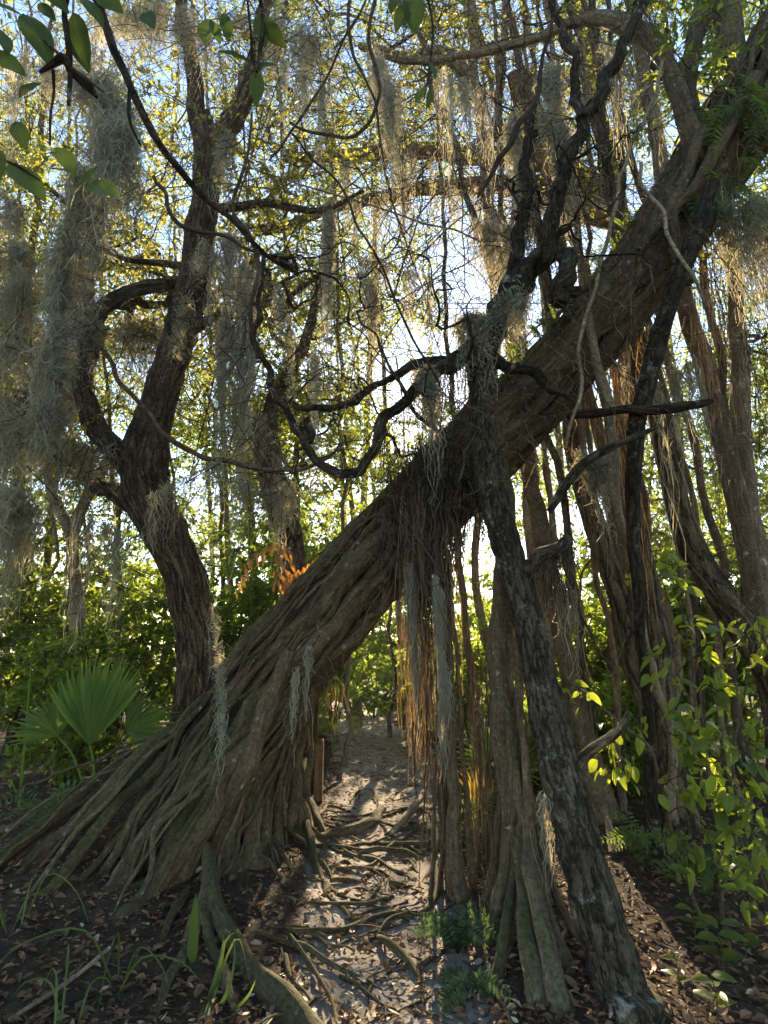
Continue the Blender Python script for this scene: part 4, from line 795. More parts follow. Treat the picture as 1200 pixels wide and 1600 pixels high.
# ------------------------------------------------------------------ fan palms
BL = [None]
def blade_mesh(name, mat, L, W, droop):
    n = 7; v = []; uv = []
    for k in range(n+1):
        t = k/n; w = W*(min(1, t/.5) if t < .5 else max(.02, 1-(t-.5)/.5))*.5; z = -droop*L*max(0, t-.45)**2
        for sg in (-1, 0, 1): v.append((sg*w*.92, L*t, z + abs(sg)*w*.35)); uv.append((.5+.5*sg, t))
    f = []
    for k in range(n): b = 3*k; f += [(b, b+1, b+4, b+3), (b+1, b+2, b+5, b+4)]
    mb = MB(); mb.add(np.array(v), np.array(f), np.array(uv), .5); return mb.mesh(name, mat)
def palm(name, label, base, fans, mat='palm', L=.62, nb=34, cat='palm'):
    t = thing(name, label, cat, base); ms = [blade_mesh('blade', M[mat], L, L*.085, dr) for dr in (.25, .7, 1.4)]
    for (hub, fwd, nrm, spread, sc, n) in fans:
        mb = MB(); h = np.asarray(hub); tube(mb, [[*(np.asarray(base)-[0, 0, .05]), .013], [*(np.asarray(base)*.45+h*.55+np.array([0, 0, .08])), .010], [*h, .007]], 14, 6)
        pet = mb.build('fan_stalk', M['palm'], t)
        fwd = unit(np.asarray(fwd, float)); nrm = np.asarray(nrm, float); x = unit(np.cross(fwd, nrm)); nrm = np.cross(x, fwd)
        for k in range(n):
            a = math.radians(spread)*((k+.5)/n-.5)*2; d = fwd*math.cos(a) + x*math.sin(a) + nrm*(.10*abs(a)+rng.normal(0, .02))
            o = link('blade', ms[[0, 0, 1, 2][rng.integers(4)]], pet); orient(o, h, d, nrm, sc*(1-.22*(abs(a)/math.radians(spread))**2)*rng.uniform(.93, 1.04))
    return t
pb = G(150, 1275)
palm('fan_palm', 'saw palmetto with a wide green fan frond at the left', pb, [
    (P(140, 1165, 5.0), (-.05, .1, 1), (.25, -1, .15), 40, 1.25, 30), (P(90, 1150, 5.5), (-.5, .2, .5), (.3, -1, .5), 70, .85, 20), (P(195, 1140, 5.5), (.6, .1, .35), (-.2, -1, .5), 70, .8, 20)])
pb2 = G(30, 1265)
palm('fan_palm', 'shaded fan palm with drooping pale fronds at the far left', pb2, [(P(50, 1020, 5.9), (.6, -.1, .15), (0, -.3, 1), 80, .85, 22)])
pb3 = G(748, 1300)
palm('fan_palm', 'small palmetto with a yellow orange frond behind the prop roots', pb3, [(P(748, 1268, pb3[1]), (.05, .1, 1), (.1, -1, .1), 38, .62, 12)], mat='palmy')
pb4 = G(520, 1175)
palm('fan_palm', 'small green palmetto beside the footpath behind the fig', pb4, [(P(540, 1095, 9.5), (-.1, 0, 1), (0, -1, .1), 80, .8, 18), (P(515, 1105, 9.6), (-.6, 0, .6), (0, -1, .1), 80, .8, 16)])
pb5 = G(770, 1240)
palm('fan_palm', 'low palmetto among dry litter right of the prop root', pb5, [(P(765, 1190, pb5[1]), (-.4, 0, .5), (0, -1, .7), 80, .7, 16), (P(800, 1200, pb5[1]), (.5, 0, .5), (0, -1, .7), 80, .7, 16)])

# ------------------------------------------------------------------ ferns
def fern(name, label, base, fronds, mat, Lf=.045, parts=False, cat='fern', npair=14, w=.28):
    t = thing(name, label, cat, base); pm = leaf_mesh('leaflet', M[mat], Lf, Lf*w, n=4, fold=.1, curl=.2) if parts else None
    for pts in fronds:
        c = spline(np.array(pts), 2*npair); mb = MB(); tube(mb, np.column_stack([c, np.linspace(.003, .001, len(c))]), sides=4, raw=True)
        T = unit(np.gradient(c, axis=0)); side = unit(np.cross(T, np.array([0.1, -1, .35]))); 
        fr = mb.build('frond', M['twig' if parts else mat], t)
        lm = MB()
        for k in range(3, len(c)):
            u = k/len(c); s = math.sin(math.pi*min(1, u*.85+.12))**.7
            for sg in (-1, 1):
                d = side[k]*sg + T[k]*.35 + np.array([0, 0, -.25]) + rng.normal(0, .08, 3)
                if parts:
                    if u < .35: continue
                    d = np.array([.35+.25*sg, -.1*sg, -1.0]) + T[k]*.3 + rng.normal(0, .12, 3); o = link('leaflet', pm, fr); orient(o, c[k], d, np.array([.2*sg, -1, .2]), s*rng.uniform(.7, 1.1)*(1 if sg > 0 else .6))
                else: leaves(lm, c[k][None], d[None], np.array([[0, -.6, .8]]), np.array([Lf*s]), np.array([Lf*s*w]), rnd=np.array([rng.random()]))
        if not parts: lm.build('leaflets', M[mat], fr, smooth=False, kind='stuff')
    return t
f0 = fsurf(np.array([.25]), np.array([1.35]))[0]
fern('dead_fern', 'rusty orange dead fern frond arching above the fig trunk', f0, [[f0, P(440, 905, 4.6), P(434, 852, 4.55), P(408, 856, 4.5), P(385, 880, 4.45), P(368, 925, 4.4)], [f0, P(452, 900, 4.8), P(452, 862, 4.8), P(432, 846, 4.8), P(418, 852, 4.8)]], 'rust', Lf=.21, parts=True, npair=13, w=.2)
for k, (tt, lab) in enumerate([(.27, 'green fern tuft on the fig under the rusty frond'), (.33, 'green fern tuft on the fig above the pillars'), (.385, 'green fern tuft on the upper edge of the fig left of the root tangle'), (.44, 'green fern tuft on the fig below the dark branch loop'), (.52, 'fern tuft on the fig where the charred tree crosses it')]):
    for rep in range(1):
        b = fsurf(np.array([tt]), np.array([1.0]))[0]; fr = []
        for q in range(11):
            bb = fsurf(np.array([tt+rng.normal(0, .02)]), np.array([1.0+rng.normal(0, .5)]))[0]; d = unit(np.array([rng.normal(-.35, .5), rng.normal(-.35, .4), rng.uniform(.3, 1)])); l = rng.uniform(.16, .38)
            fr.append([bb, bb+d*l*.55, bb+d*l*.9+np.array([0, 0, -.07])])
        fern('fern', lab, b, fr, 'fern', Lf=.05, npair=9, w=.35)
for lab, x, y in (('low green fern in the right litter by the dark trunk', 1010, 1360), ('low fern behind the prop root right of the path', 770, 1330), ('low fern at the left behind the fig roots', 60, 1310), ('low fern under the right shrub', 1120, 1420), ('low fern tuft beside the fan palm', 215, 1245)):
    g = G(x, y); fr = []
    for q in range(9): an = rng.uniform(0, 6.28); l = rng.uniform(.2, .4); fr.append([g, g+np.array([math.cos(an)*.35, math.sin(an)*.35, .8])*l, g+np.array([math.cos(an), math.sin(an), .65])*l])
    fern('fern', lab, g, fr, 'fern', Lf=.06, npair=9, w=.35)
for k, (lab, x, y) in enumerate([('bluish green fern clump at the path edge by the prop roots', 715, 1490), ('small fern below the bluish clump', 735, 1560)]):
    g = G(x, y); fr = []
    for q in range(13 if k == 0 else 6):
        a = rng.uniform(0, 6.28); l = rng.uniform(.12, .28)*(1 if k == 0 else .6); d = np.array([math.cos(a)*.6, math.sin(a)*.6, 1.0])
        fr.append([g, g+d*l*.6, g+d*l+np.array([math.cos(a)*.1, math.sin(a)*.1, -.1])])
    fern('fern', lab, g, fr, 'fernb', Lf=.045, npair=8, w=.5)

for lab, x, y, n in (('dark drooping epiphyte fern on the fig at the upper right', 1155, 215, 26), ('small drooping epiphyte fern on the fig below the right crown', 1110, 330, 12), ('drooping epiphyte fern at the right edge high on the fig', 1205, 330, 20)):
    b = P(x, y, 4.0); fr = []
    for q in range(n):
        d = unit(np.array([rng.normal(0, .6), rng.normal(-.4, .4), rng.uniform(-.2, .5)])); l = rng.uniform(.35, .8); bb = b + rng.normal(0, .12, 3)
        fr.append([bb, bb+d*l*.4, bb+d*l*.6+np.array([0, 0, -l*.35]), bb+d*l*.65+np.array([0, 0, -l*.8])])
    fern('epiphyte_fern', lab, b, fr, 'fern', Lf=.09, npair=9, w=.3)

# ------------------------------------------------------------------ grasses
def blades(name, label, base, specs, mat='grass', cat='grass'):
    t = thing(name, label, cat, base)
    for pts, w in specs:
        c = spline(np.array(pts), 12); T = unit(np.gradient(c, axis=0)); sd_ = unit(np.cross(T, np.array([.2, -1, .1])))
        ww = (w*np.minimum(1, np.linspace(0, 1, 12)*5+.4)*(1-np.linspace(0, 1, 12)**3))[:, None]; nn = np.cross(T, sd_)
        v = np.stack([c-sd_*ww*.5+nn*ww*.15, c, c+sd_*ww*.5+nn*ww*.15], 1).reshape(-1, 3); f = []
        for k in range(11): b = 3*k; f += [(b, b+1, b+4, b+3), (b+1, b+2, b+5, b+4)]
        mb = MB(); mb.add(v, np.array(f), None, .5); mb.build('blade', M[mat], t)
    return t
g = G(300, 1505)
blades('strap_plant', 'single broad upright green blade against the fig foot', g, [([g, P(302, 1455, g[1]), P(306, 1395, g[1])], .05)], cat='plant')
g = G(330, 1590)
blades('strap_plant', 'bright arching grass tuft beside the thick pale root', g, [([G(320, 1600), P(340, 1530, 2.9), P(352, 1470, 2.95), P(372, 1455, 2.95)], .028), ([G(305, 1610), P(330, 1550, 2.85), P(345, 1495, 2.9), P(350, 1458, 2.92)], .022), ([G(330, 1600), P(350, 1590, 2.8), P(385, 1560, 2.75), P(400, 1530, 2.7)], .018), ([G(300, 1620), P(312, 1590, 2.8), P(352, 1560, 2.8), P(368, 1480, 2.85), P(350, 1465, 2.85)], .02), ([G(320, 1600), P(345, 1520, 2.95), P(372, 1465, 2.98), P(392, 1540, 2.9)], .012)], cat='plant')
for k, (lab, x, y, n) in enumerate([('dark arching grass tuft at the lower left edge', 30, 1440, 5), ('grass tuft in the left leaf litter', 190, 1540, 4), ('sparse grass at the bottom left corner', 110, 1600, 4), ('green blades beside the charred tree', 920, 1240, 7), ('grass tuft by the prop root', 790, 1330, 6)]):
    g = G(x, y); sp = []
    for q in range(n):
        a = rng.uniform(0, 6.28); l = rng.uniform(.25, .55); b = g + np.array([rng.normal(0, .05), rng.normal(0, .05), -.01]); d = np.array([math.cos(a), math.sin(a)*.6, 0])
        sp.append(([b, b+d*l*.3+np.array([0, 0, l*.45]), b+d*l*.8+np.array([0, 0, l*.4]), b+d*l*1.15+np.array([0, 0, l*.12])], .009))
    blades('grass_tuft', lab, g, sp)

# ------------------------------------------------------------------ wooden post, log, sticks, hanging pole
pp = G(497, 1253); mb = MB(); h = P(497, 1155, pp[1])[2]-pp[2]; w = S(13, 497, 1200, pp[1])/2
bx = np.array([[sx, sy, z] for z in (-.1, h-.015, h) for sx, sy in ((-1, -1), (1, -1), (1, 1), (-1, 1))], float); sc = np.array([w]*8+[w*.88]*4)[:, None]; bx[:, :2] *= sc; bx += pp
fc = [(0, 1, 5, 4), (1, 2, 6, 5), (2, 3, 7, 6), (3, 0, 4, 7), (4, 5, 9, 8), (5, 6, 10, 9), (6, 7, 11, 10), (7, 4, 8, 11), (8, 9, 10, 11)]
uvp = np.stack([bx[:, 0]+bx[:, 1], bx[:, 2]], 1); mb.add(bx, np.array(fc), uvp, .6)
tag(mb.build('wooden_post', M['post'], smooth=False), 'short reddish square wooden post at the left path edge', 'post')
def stick(name, label, rows, mat, cat, sides=8, seed=0, n=24, wob=.015, lump=.15):
    mb = MB(); tube(mb, np.asarray(rows), n, sides, wob=wob, wf=5, lump=lump, lf=8, seed=seed); return tag(mb.build(name, M[mat]), label, cat)
def gp(x, y, w, lift=0): g = G(x, y); r = S(w, x, y, g[1])/2; return [g[0], g[1], g[2]+r*.8+lift, r]
stick('fallen_branch', 'pale broken branch lit by sun lying across the path', [gp(612, 1310, 9, .02), gp(640, 1285, 12, .04), gp(664, 1252, 7, .08)], 'pale', 'branch', seed=2)
stick('fallen_branch', 'thin pale stick lying in the litter at the lower left', [gp(10, 1600, 7), gp(90, 1555, 7, .02), gp(168, 1497, 6, .04)], 'pale', 'branch', sides=6, seed=4)
stick('fallen_branch', 'dark bent stick lying by the charred trunk foot', [gp(765, 1545, 8), gp(790, 1580, 9), gp(800, 1610, 9)], 'limb', 'branch', sides=6, seed=5)
stick('fallen_branch', 'grey fallen branches leaning in the right shade', [gp(925, 1265, 10, .3), gp(945, 1300, 12, .12), gp(960, 1340, 12)], 'limb', 'branch', sides=6, seed=6)
stick('leaning_pole', 'straight dark leaning pole branch right of the fig', pix([(1118, 285, 3.7, 16), (1085, 370, 3.7, 26), (1055, 445, 3.72, 28), (1025, 540, 3.75, 28), (1003, 620, 3.78, 30), (992, 680, 3.8, 26), (990, 800, 3.85, 20), (1000, 960, 3.9, 18), (1015, 1150, 3.95, 18), (1030, 1410, 3.95, 18)]), 'dark', 'branch', seed=7, n=50, sides=12)
stick('broken_branch', 'dark horizontal broken branch crossing the leaning pole', pix([(885, 648, 3.9, 12), (960, 642, 3.75, 14), (1030, 641, 3.68, 15), (1090, 634, 3.65, 13), (1112, 628, 3.65, 8)]), 'dark', 'branch', seed=8)
stick('broken_branch', 'dark diagonal broken branch below the horizontal one', pix([(860, 800, 3.8, 10), (885, 755, 3.75, 16), (920, 720, 3.7, 15), (965, 693, 3.65, 12), (1022, 668, 3.6, 6)]), 'dark', 'branch', seed=9)
stick('fallen_branch', 'brown branch stub reaching right from the charred tree base', pix([(900, 1190, 3.3, 20), (925, 1168, 3.25, 18), (965, 1140, 3.2, 12), (985, 1110, 3.2, 6)]), 'brown', 'branch', seed=10)

# vines
def vine(label, rows, mat='twig', seed=0, n=60): return stick('vine', label, pix(rows), mat, 'vine', sides=6, seed=seed, n=n, wob=.03, lump=.08)
vine('long thin vine sagging from the oak arm to the dark loop', [(140, 525, 5.0, 8), (165, 555, 4.95, 8), (205, 615, 4.9, 8), (255, 675, 4.8, 8), (310, 712, 4.7, 8), (380, 733, 4.5, 8), (440, 737, 4.3, 7), (500, 722, 4.0, 6), (530, 690, 3.9, 4)], seed=1)
vine('thin vine hanging from top centre into a loop', [(583, -20, 2.6, 6), (582, 60, 2.6, 6), (583, 150, 2.6, 6), (578, 192, 2.6, 6), (545, 205, 2.6, 5), (500, 206, 2.65, 5), (460, 200, 2.7, 4)], seed=2)
vine('forking twig vine falling from the top centre', [(545, -20, 2.5, 6), (540, 40, 2.5, 6), (570, 110, 2.5, 4), (590, 170, 2.55, 4), (602, 250, 2.6, 3)], seed=3)
vine('thin diagonal vine crossing the top centre', [(590, -20, 2.7, 3), (520, 100, 2.8, 4), (455, 215, 2.9, 4), (420, 260, 3.0, 3)], seed=4)
vine('thin diagonal vine from the loop down to the dark branches', [(455, 205, 2.8, 4), (500, 260, 2.9, 4), (550, 330, 3.0, 4), (600, 430, 3.2, 4), (650, 540, 3.4, 4), (690, 600, 3.6, 4)], seed=5)
vine('curved dark vine in the upper middle', [(750, 305, 3.0, 5), (770, 260, 3.0, 9), (805, 200, 3.0, 10), (835, 155, 3.05, 8), (850, 90, 3.1, 6), (880, 10, 3.1, 5)], seed=6)
vine('thin upright vine left of the dark branch loop', [(400, 560, 3.6, 7), (395, 480, 3.5, 8), (400, 420, 3.5, 8), (385, 360, 3.4, 7), (365, 330, 3.4, 6), (385, 250, 3.3, 5), (392, 180, 3.3, 4)], seed=7)
vine('thin pale vine draped down the fig upper trunk', [(1040, 100, 3.6, 5), (990, 220, 3.6, 5), (960, 330, 3.6, 6), (925, 470, 3.7, 6), (900, 600, 3.75, 6), (890, 700, 3.8, 5)], mat='pale', seed=8)
vine('pale vine across the fig right of the charred stub', [(1000, 255, 3.7, 6), (1030, 340, 3.65, 6), (1060, 400, 3.6, 6), (1100, 480, 3.7, 5)], mat='pale', seed=9)
vine('pale hanging stem in front of the right trunks', [(925, 490, 3.9, 12), (935, 560, 3.9, 14), (950, 650, 3.95, 15), (962, 760, 4.0, 16), (985, 880, 4.2, 16), (1010, 1000, 4.4, 14), (1040, 1130, 4.6, 14), (1060, 1330, 4.7, 16)], mat='pale', seed=10)
vine('hooked thin vine in the green gap right of the tan trunk', [(920, 870, 4.6, 4), (905, 900, 4.6, 4), (905, 950, 4.6, 4), (930, 1000, 4.6, 4), (960, 1050, 4.6, 4)], seed=11)
vine('thin slanting vine left of the oak trunk', [(240, 275, 4.2, 6), (275, 340, 4.2, 7), (340, 370, 4.2, 6), (400, 395, 4.2, 5), (430, 410, 4.2, 4)], seed=12)

# ------------------------------------------------------------------ hanging grey moss
def moss(label, path, n, ln, width, curl=.02, r=.0022, m=10, locks=14, group='hanging moss', fine=1.0):
    """path rows (px, py, d): the line the clump hangs from; width in metres"""
    n = int(n*.68); curl *= 1.7*fine; r *= fine; n = int(n/fine); ln = (ln[0]*1.1, ln[1]*1.45)
    A = spline(np.array([P(*q) for q in path]), 60); mb = MB()
    lk = A[rng.integers(0, 60, locks)] + rng.normal(0, width*.4, (locks, 3))*np.array([1, 1, .3]); ll = ln[0] + (ln[1]-ln[0])*rng.random(locks)**1.6; lw = rng.uniform(.35, 1.3, (locks, 1))
    q = rng.integers(0, locks, n); st = lk[q] + rng.normal(0, width*.26, (n, 3))*lw[q]*np.array([1, 1, .45]); l = ll[q]*rng.uniform(.25, 1.0, n)
    s = np.linspace(0, 1, m)[None, :, None]
    ph = rng.uniform(0, 6.28, (n, 1)); fr = rng.uniform(3, 12, (n, 1)); am = curl*rng.uniform(.3, 1.4, (n, 1))
    w = np.stack([am*np.sin(fr*s[..., 0]*2+ph), am*np.cos(fr*s[..., 0]*1.7+ph*2), am*.7*np.sin(fr*s[..., 0]*2.6+ph*3)], -1)
    tips = lk[q] - np.array([0, 0, 1.0])*l[:, None]
    pts = st[:, None]*(1-s) + (tips + (st-lk[q])*rng.uniform(.2, .8, (n, 1)))[:, None]*s + w + np.cumsum(rng.normal(0, curl*.28, (n, m, 3)), 1)
    strands(mb, pts, (rng.uniform(.5, 1.3, n)*r*2.0)[:, None]*np.linspace(1.1, .5, m)[None], sides=2)
    return tag(mb.build('hanging_moss', M['moss']), label, 'moss', group)
moss('big grey moss clump below the near leaves at upper left', [(120, 120, 4.2), (175, 150, 4.2), (195, 240, 4.2)], 1500, (.25, .9), .22, curl=.035, locks=22)
moss('thick grey moss column hanging at the far left', [(130, 260, 4.4), (115, 360, 4.4), (105, 450, 4.4), (90, 540, 4.4), (75, 640, 4.4)], 2300, (.25, .7), .17, curl=.03, locks=46)
moss('dark ragged moss at the left edge of the picture', [(20, 300, 4.6), (25, 420, 4.6), (10, 560, 4.6), (10, 700, 4.6)], 1100, (.3, .9), .18, curl=.03, locks=26)
moss('moss wrapped round the crooked arm of the oak', [(170, 300, 5.4), (140, 420, 5.5), (135, 520, 5.55)], 800, (.2, .6), .14, curl=.03, locks=20)
moss('golden moss curtain right of the oak trunk', [(330, 400, 5.2), (360, 370, 5.25), (385, 420, 5.2), (395, 520, 5.3), (350, 500, 5.1)], 900, (.3, 2.1), .09, curl=.025, locks=26, r=.0026)
moss('golden moss tuft on the upper oak trunk', [(335, 200, 5.3), (365, 215, 5.3)], 200, (.3, .9), .06, curl=.03)
moss('golden moss tuft halfway down the oak trunk', [(310, 400, 5.5), (290, 470, 5.55), (270, 540, 5.6)], 200, (.25, .7), .05, curl=.03)
moss('moss spray hanging from a twig in front of the oak foot', [(235, 770, 4.6), (290, 745, 4.6), (350, 715, 4.6)], 170, (.06, .5), .03, locks=34, fine=.5, curl=.035)
moss('long thin moss strand left of centre under the limbs', [(515, 310, 5.6), (520, 330, 5.6)], 260, (.8, 1.8), .06, curl=.02, r=.0026)
moss('grey moss tail hanging at top centre', [(585, 80, 4.2), (600, 120, 4.2), (605, 170, 4.2)], 420, (.3, .7), .09, curl=.025)
moss('long thin moss strand near the bright gap at centre', [(580, 440, 5.4), (585, 460, 5.4)], 220, (.4, 1.0), .06, curl=.02)
moss('grey moss hanging on the upper dark limb', [(850, 70, 3.8), (865, 150, 3.8), (880, 240, 3.8)], 700, (.25, .8), .10, curl=.025)
moss('grey moss curtain left of the upper dark limb', [(800, 180, 4.0), (815, 280, 4.0), (800, 360, 4.0)], 800, (.3, .9), .09, curl=.022)
moss('moss beard under the fork of the charred tree', [(720, 500, 3.85), (770, 490, 3.85), (830, 430, 3.75)], 700, (.15, .6), .09, curl=.025)
moss('moss tail hanging from the left dark branch', [(655, 570, 3.8), (685, 600, 3.8)], 320, (.2, .75), .06, curl=.02)
moss('golden moss in the crown at the top left', [(160, 30, 5.4), (260, 20, 5.4), (330, 60, 5.4)], 900, (.3, 1.0), .3, curl=.04, locks=30)
moss('golden moss veil at the top of the oak fork', [(380, 20, 5.2), (460, 40, 5.2), (500, 80, 5.2)], 600, (.3, 1.1), .2, curl=.035, locks=20)
moss('thin moss on the mossy trunk behind the fig', [(405, 650, 6.2), (425, 700, 6.2), (450, 760, 6.2)], 320, (.4, 1.0), .06, curl=.03)
moss('wispy moss strip hanging over the fig foot', [(335, 940, 4.0), (340, 990, 4.0), (345, 1050, 3.95), (346, 1090, 3.9)], 85, (.08, .38), .016, locks=20, fine=.5, curl=.03)
moss('thin tattered root and moss strip before the fig foot', [(350, 1110, 3.8), (348, 1130, 3.8)], 24, (.2, .5), .012, curl=.02, r=.003, locks=3, fine=.5)
moss('golden moss strip beside the fig pillars', [(480, 1000, 3.9), (485, 1020, 3.9)], 36, (.15, .4), .015, curl=.018, r=.003, locks=3, fine=.5)
moss('golden moss strip hanging left of the pillars', [(462, 1040, 3.9), (460, 1060, 3.9)], 30, (.2, .45), .012, curl=.018, r=.003, locks=3, fine=.5)
moss('dry hanging tangle by the charred trunk', [(845, 1240, 3.15), (860, 1250, 3.15)], 50, (.1, .38), .03, curl=.02, r=.0022, locks=5, fine=.5)
moss('dark moss hanging before the right trunks', [(905, 700, 4.2), (935, 730, 4.2)], 420, (.2, .6), .10, curl=.025)
moss('moss streamer over the tan trunk', [(870, 900, 4.9), (890, 930, 4.9)], 150, (.2, .7), .06, curl=.02)
moss('moss in the left middle distance beyond the column', [(0, 760, 5.5), (50, 790, 5.5), (90, 800, 5.5)], 700, (.3, 1.1), .16, curl=.03, locks=24)
moss('moss veil between the oak arm and oak trunk', [(170, 520, 6.4), (220, 500, 6.4), (270, 520, 6.4)], 700, (.4, 1.3), .2, curl=.035, locks=24)
moss('moss hung on the horizontal golden limbs', [(700, 300, 7.7), (820, 300, 7.7), (900, 330, 7.7)], 600, (.3, 1.0), .15, curl=.035, r=.003, locks=22)

moss('golden dry moss strip trailing down the slim prop root', [(680, 900, 3.85), (690, 960, 3.85), (692, 1040, 3.85), (690, 1110, 3.85)], 420, (.2, .5), .035, curl=.016, r=.0022, locks=18, fine=.5)
moss('pale moss wisps left of the hanging aerial roots', [(640, 880, 3.95), (645, 980, 3.95), (650, 1060, 3.95)], 260, (.2, .5), .04, curl=.018, locks=12, fine=.5)
moss('golden twiggy moss in the left thicket at mid height', [(10, 430, 6.2), (60, 520, 6.2), (110, 600, 6.2)], 900, (.3, 1.0), .3, curl=.05, locks=30, r=.003)
moss('golden twiggy moss low in the left thicket', [(0, 620, 6.0), (70, 680, 6.0), (160, 700, 6.0)], 800, (.3, .9), .28, curl=.05, locks=30, r=.003)
moss('dry moss spray beside the mossy trunk', [(365, 750, 5.6), (410, 765, 5.6), (460, 770, 5.6)], 300, (.2, .8), .04, curl=.035)
moss('grey moss veil right of the upper fig trunk', [(1120, 320, 4.0), (1160, 330, 4.0), (1200, 320, 4.0)], 800, (.3, 1.1), .16, curl=.025, locks=24)
moss('long grey moss veil right of the top vine loop', [(740, 330, 5.0), (760, 350, 5.0), (790, 360, 5.0)], 500, (.5, 1.5), .1, curl=.025, locks=14)
for lab, path, n, ln in [('wispy moss threads hanging left of the top vine loop', [(440, 90, 4.8), (480, 120, 4.8), (520, 140, 4.8)], 220, (.4, 1.6)), ('wispy moss threads below the upper golden limb', [(520, 245, 6.5), (620, 240, 6.5), (700, 245, 6.5)], 300, (.4, 1.7)),
        ('wispy moss threads below the lower golden limb', [(470, 340, 6.5), (560, 312, 6.5), (650, 300, 6.5)], 300, (.5, 2.0)), ('wispy moss threads over the bright centre gap', [(560, 400, 5.2), (620, 420, 5.2), (680, 430, 5.2)], 220, (.3, 1.3)),
        ('wispy moss threads between oak trunk and dark loop', [(430, 440, 4.8), (460, 520, 4.8), (500, 560, 4.8)], 200, (.3, 1.2)), ('wispy moss threads left of the upper dark limb', [(680, 100, 4.6), (730, 130, 4.6), (770, 150, 4.6)], 260, (.4, 1.6)),
        ('wispy moss threads in the top right crown', [(940, 60, 4.4), (1000, 120, 4.4), (1040, 160, 4.4)], 220, (.3, 1.2)), ('wispy moss threads hanging before the right trunks', [(960, 560, 4.4), (1020, 600, 4.4), (1090, 560, 4.4)], 260, (.3, 1.3)),
        ('wispy moss threads at the top left behind the near leaves', [(20, 100, 4.6), (80, 60, 4.6), (220, 100, 4.6)], 320, (.5, 1.9)), ('wispy moss threads left of the oak foot', [(120, 800, 5.4), (170, 820, 5.4), (210, 840, 5.4)], 220, (.3, 1.0))]:
    moss(lab, path, n, ln, .03, curl=.02, locks=10, r=.002)
# ------------------------------------------------------------------ near twigs with large leaves, top left
HL = [leaf_mesh('near_leaf', M['hero'], 0.10, 0.044, n=8, fold=f, curl=cu, twist=tw, tipk=1.15) for f, cu, tw in ((.2, .12, .1), (.12, .25, -.15), (.3, .05, .2))]
def spray(label, stems, lv, name='leafy_twig', w=(.003)):
    c0 = P(*stems[0][0][:3]); t = thing(name, label, 'twig', c0)
    for k, rows in enumerate(stems): mb = MB(); tube(mb, pix(rows), 30, 8, wob=.008, wf=8, lump=.12, lf=20, seed=k); mb.build('stem', M['dark'], t)
    for k, (x0, y0, x1, y1, d, wd) in enumerate(lv):
        a, b = P(x0, y0, d), P(x1, y1, d + rng.normal(0, .02)); l = np.linalg.norm(b-a)
        o = link('leaf', HL[k % 3], t); up = unit(np.array([rng.normal(0, .4), -1.0*(1 if k % 4 else .5), .5+rng.normal(0, .3)])); orient(o, a, b-a, up, l/.1)
    return t
spray('dark twig with broad leaves hanging at the top left corner', [[(110, -30, 1.5, 9), (105, 30, 1.5, 9), (107, 100, 1.5, 8), (106, 160, 1.5, 5)], [(105, 110, 1.5, 7), (95, 95, 1.5, 16), (60, 115, 1.5, 4)], [(107, 105, 1.5, 12), (135, 130, 1.52, 16), (152, 150, 1.52, 5)], [(85, 110, 1.5, 5), (82, 160, 1.5, 4), (80, 225, 1.5, 3)], [(-20, 250, 1.45, 4), (10, 255, 1.45, 4), (60, 285, 1.45, 3)], [(60, 60, 1.5, 4), (100, 95, 1.5, 4), (160, 145, 1.5, 3)]],
      [(115, 20, 132, 108, 1.5, 1), (38, 22, 80, 78, 1.48, 1), (-15, 5, 35, 22, 1.45, 1), (-20, 80, 38, 110, 1.45, 1), (65, 130, 22, 135, 1.48, 1), (25, 190, 40, 232, 1.46, 1), (15, 256, 70, 305, 1.45, 1), (90, 230, 115, 262, 1.5, 1), (108, 268, 76, 262, 1.5, 1), (128, 288, 150, 255, 1.5, 1), (130, 288, 98, 318, 1.5, 1), (137, 288, 186, 305, 1.5, 1), (60, 5, 85, 28, 1.5, 1), (125, -5, 165, 25, 1.5, 1), (150, -20, 190, 18, 1.5, 1), (70, -20, 105, 15, 1.48, 1), (-10, 40, 20, 70, 1.45, 1), (0, 235, -5, 285, 1.45, 1)])
spray('long black twig slanting from the top left to the oak', [[(138, -30, 1.9, 14), (165, 45, 1.95, 14), (195, 115, 2.0, 13), (225, 180, 2.05, 12), (265, 245, 2.1, 11), (310, 300, 2.2, 10), (360, 345, 2.3, 8), (410, 390, 2.4, 7), (460, 425, 2.5, 5)], [(203, 130, 2.0, 6), (203, 185, 2.0, 5), (220, 228, 2.0, 3)], [(440, 410, 2.45, 6), (455, 418, 2.45, 8), (462, 424, 2.45, 4)]], [])
spray('hanging twig with dark leaves left of the top centre', [[(405, -30, 1.8, 7), (410, 40, 1.8, 7), (405, 85, 1.8, 6), (402, 115, 1.8, 4)], [(380, -20, 1.8, 4), (395, 60, 1.8, 4), (402, 120, 1.8, 3)]],
      [(395, 100, 341, 72, 1.8, 1), (400, 108, 432, 88, 1.8, 1), (402, 112, 401, 164, 1.8, 1), (405, 20, 415, 70, 1.8, 1), (410, 30, 440, 70, 1.8, 1), (325, 30, 320, 68, 1.9, 1), (330, 32, 345, 66, 1.9, 1), (350, 20, 358, 55, 1.9, 1), (225, 20, 240, 42, 1.9, 1), (235, 15, 215, 40, 1.9, 1)])
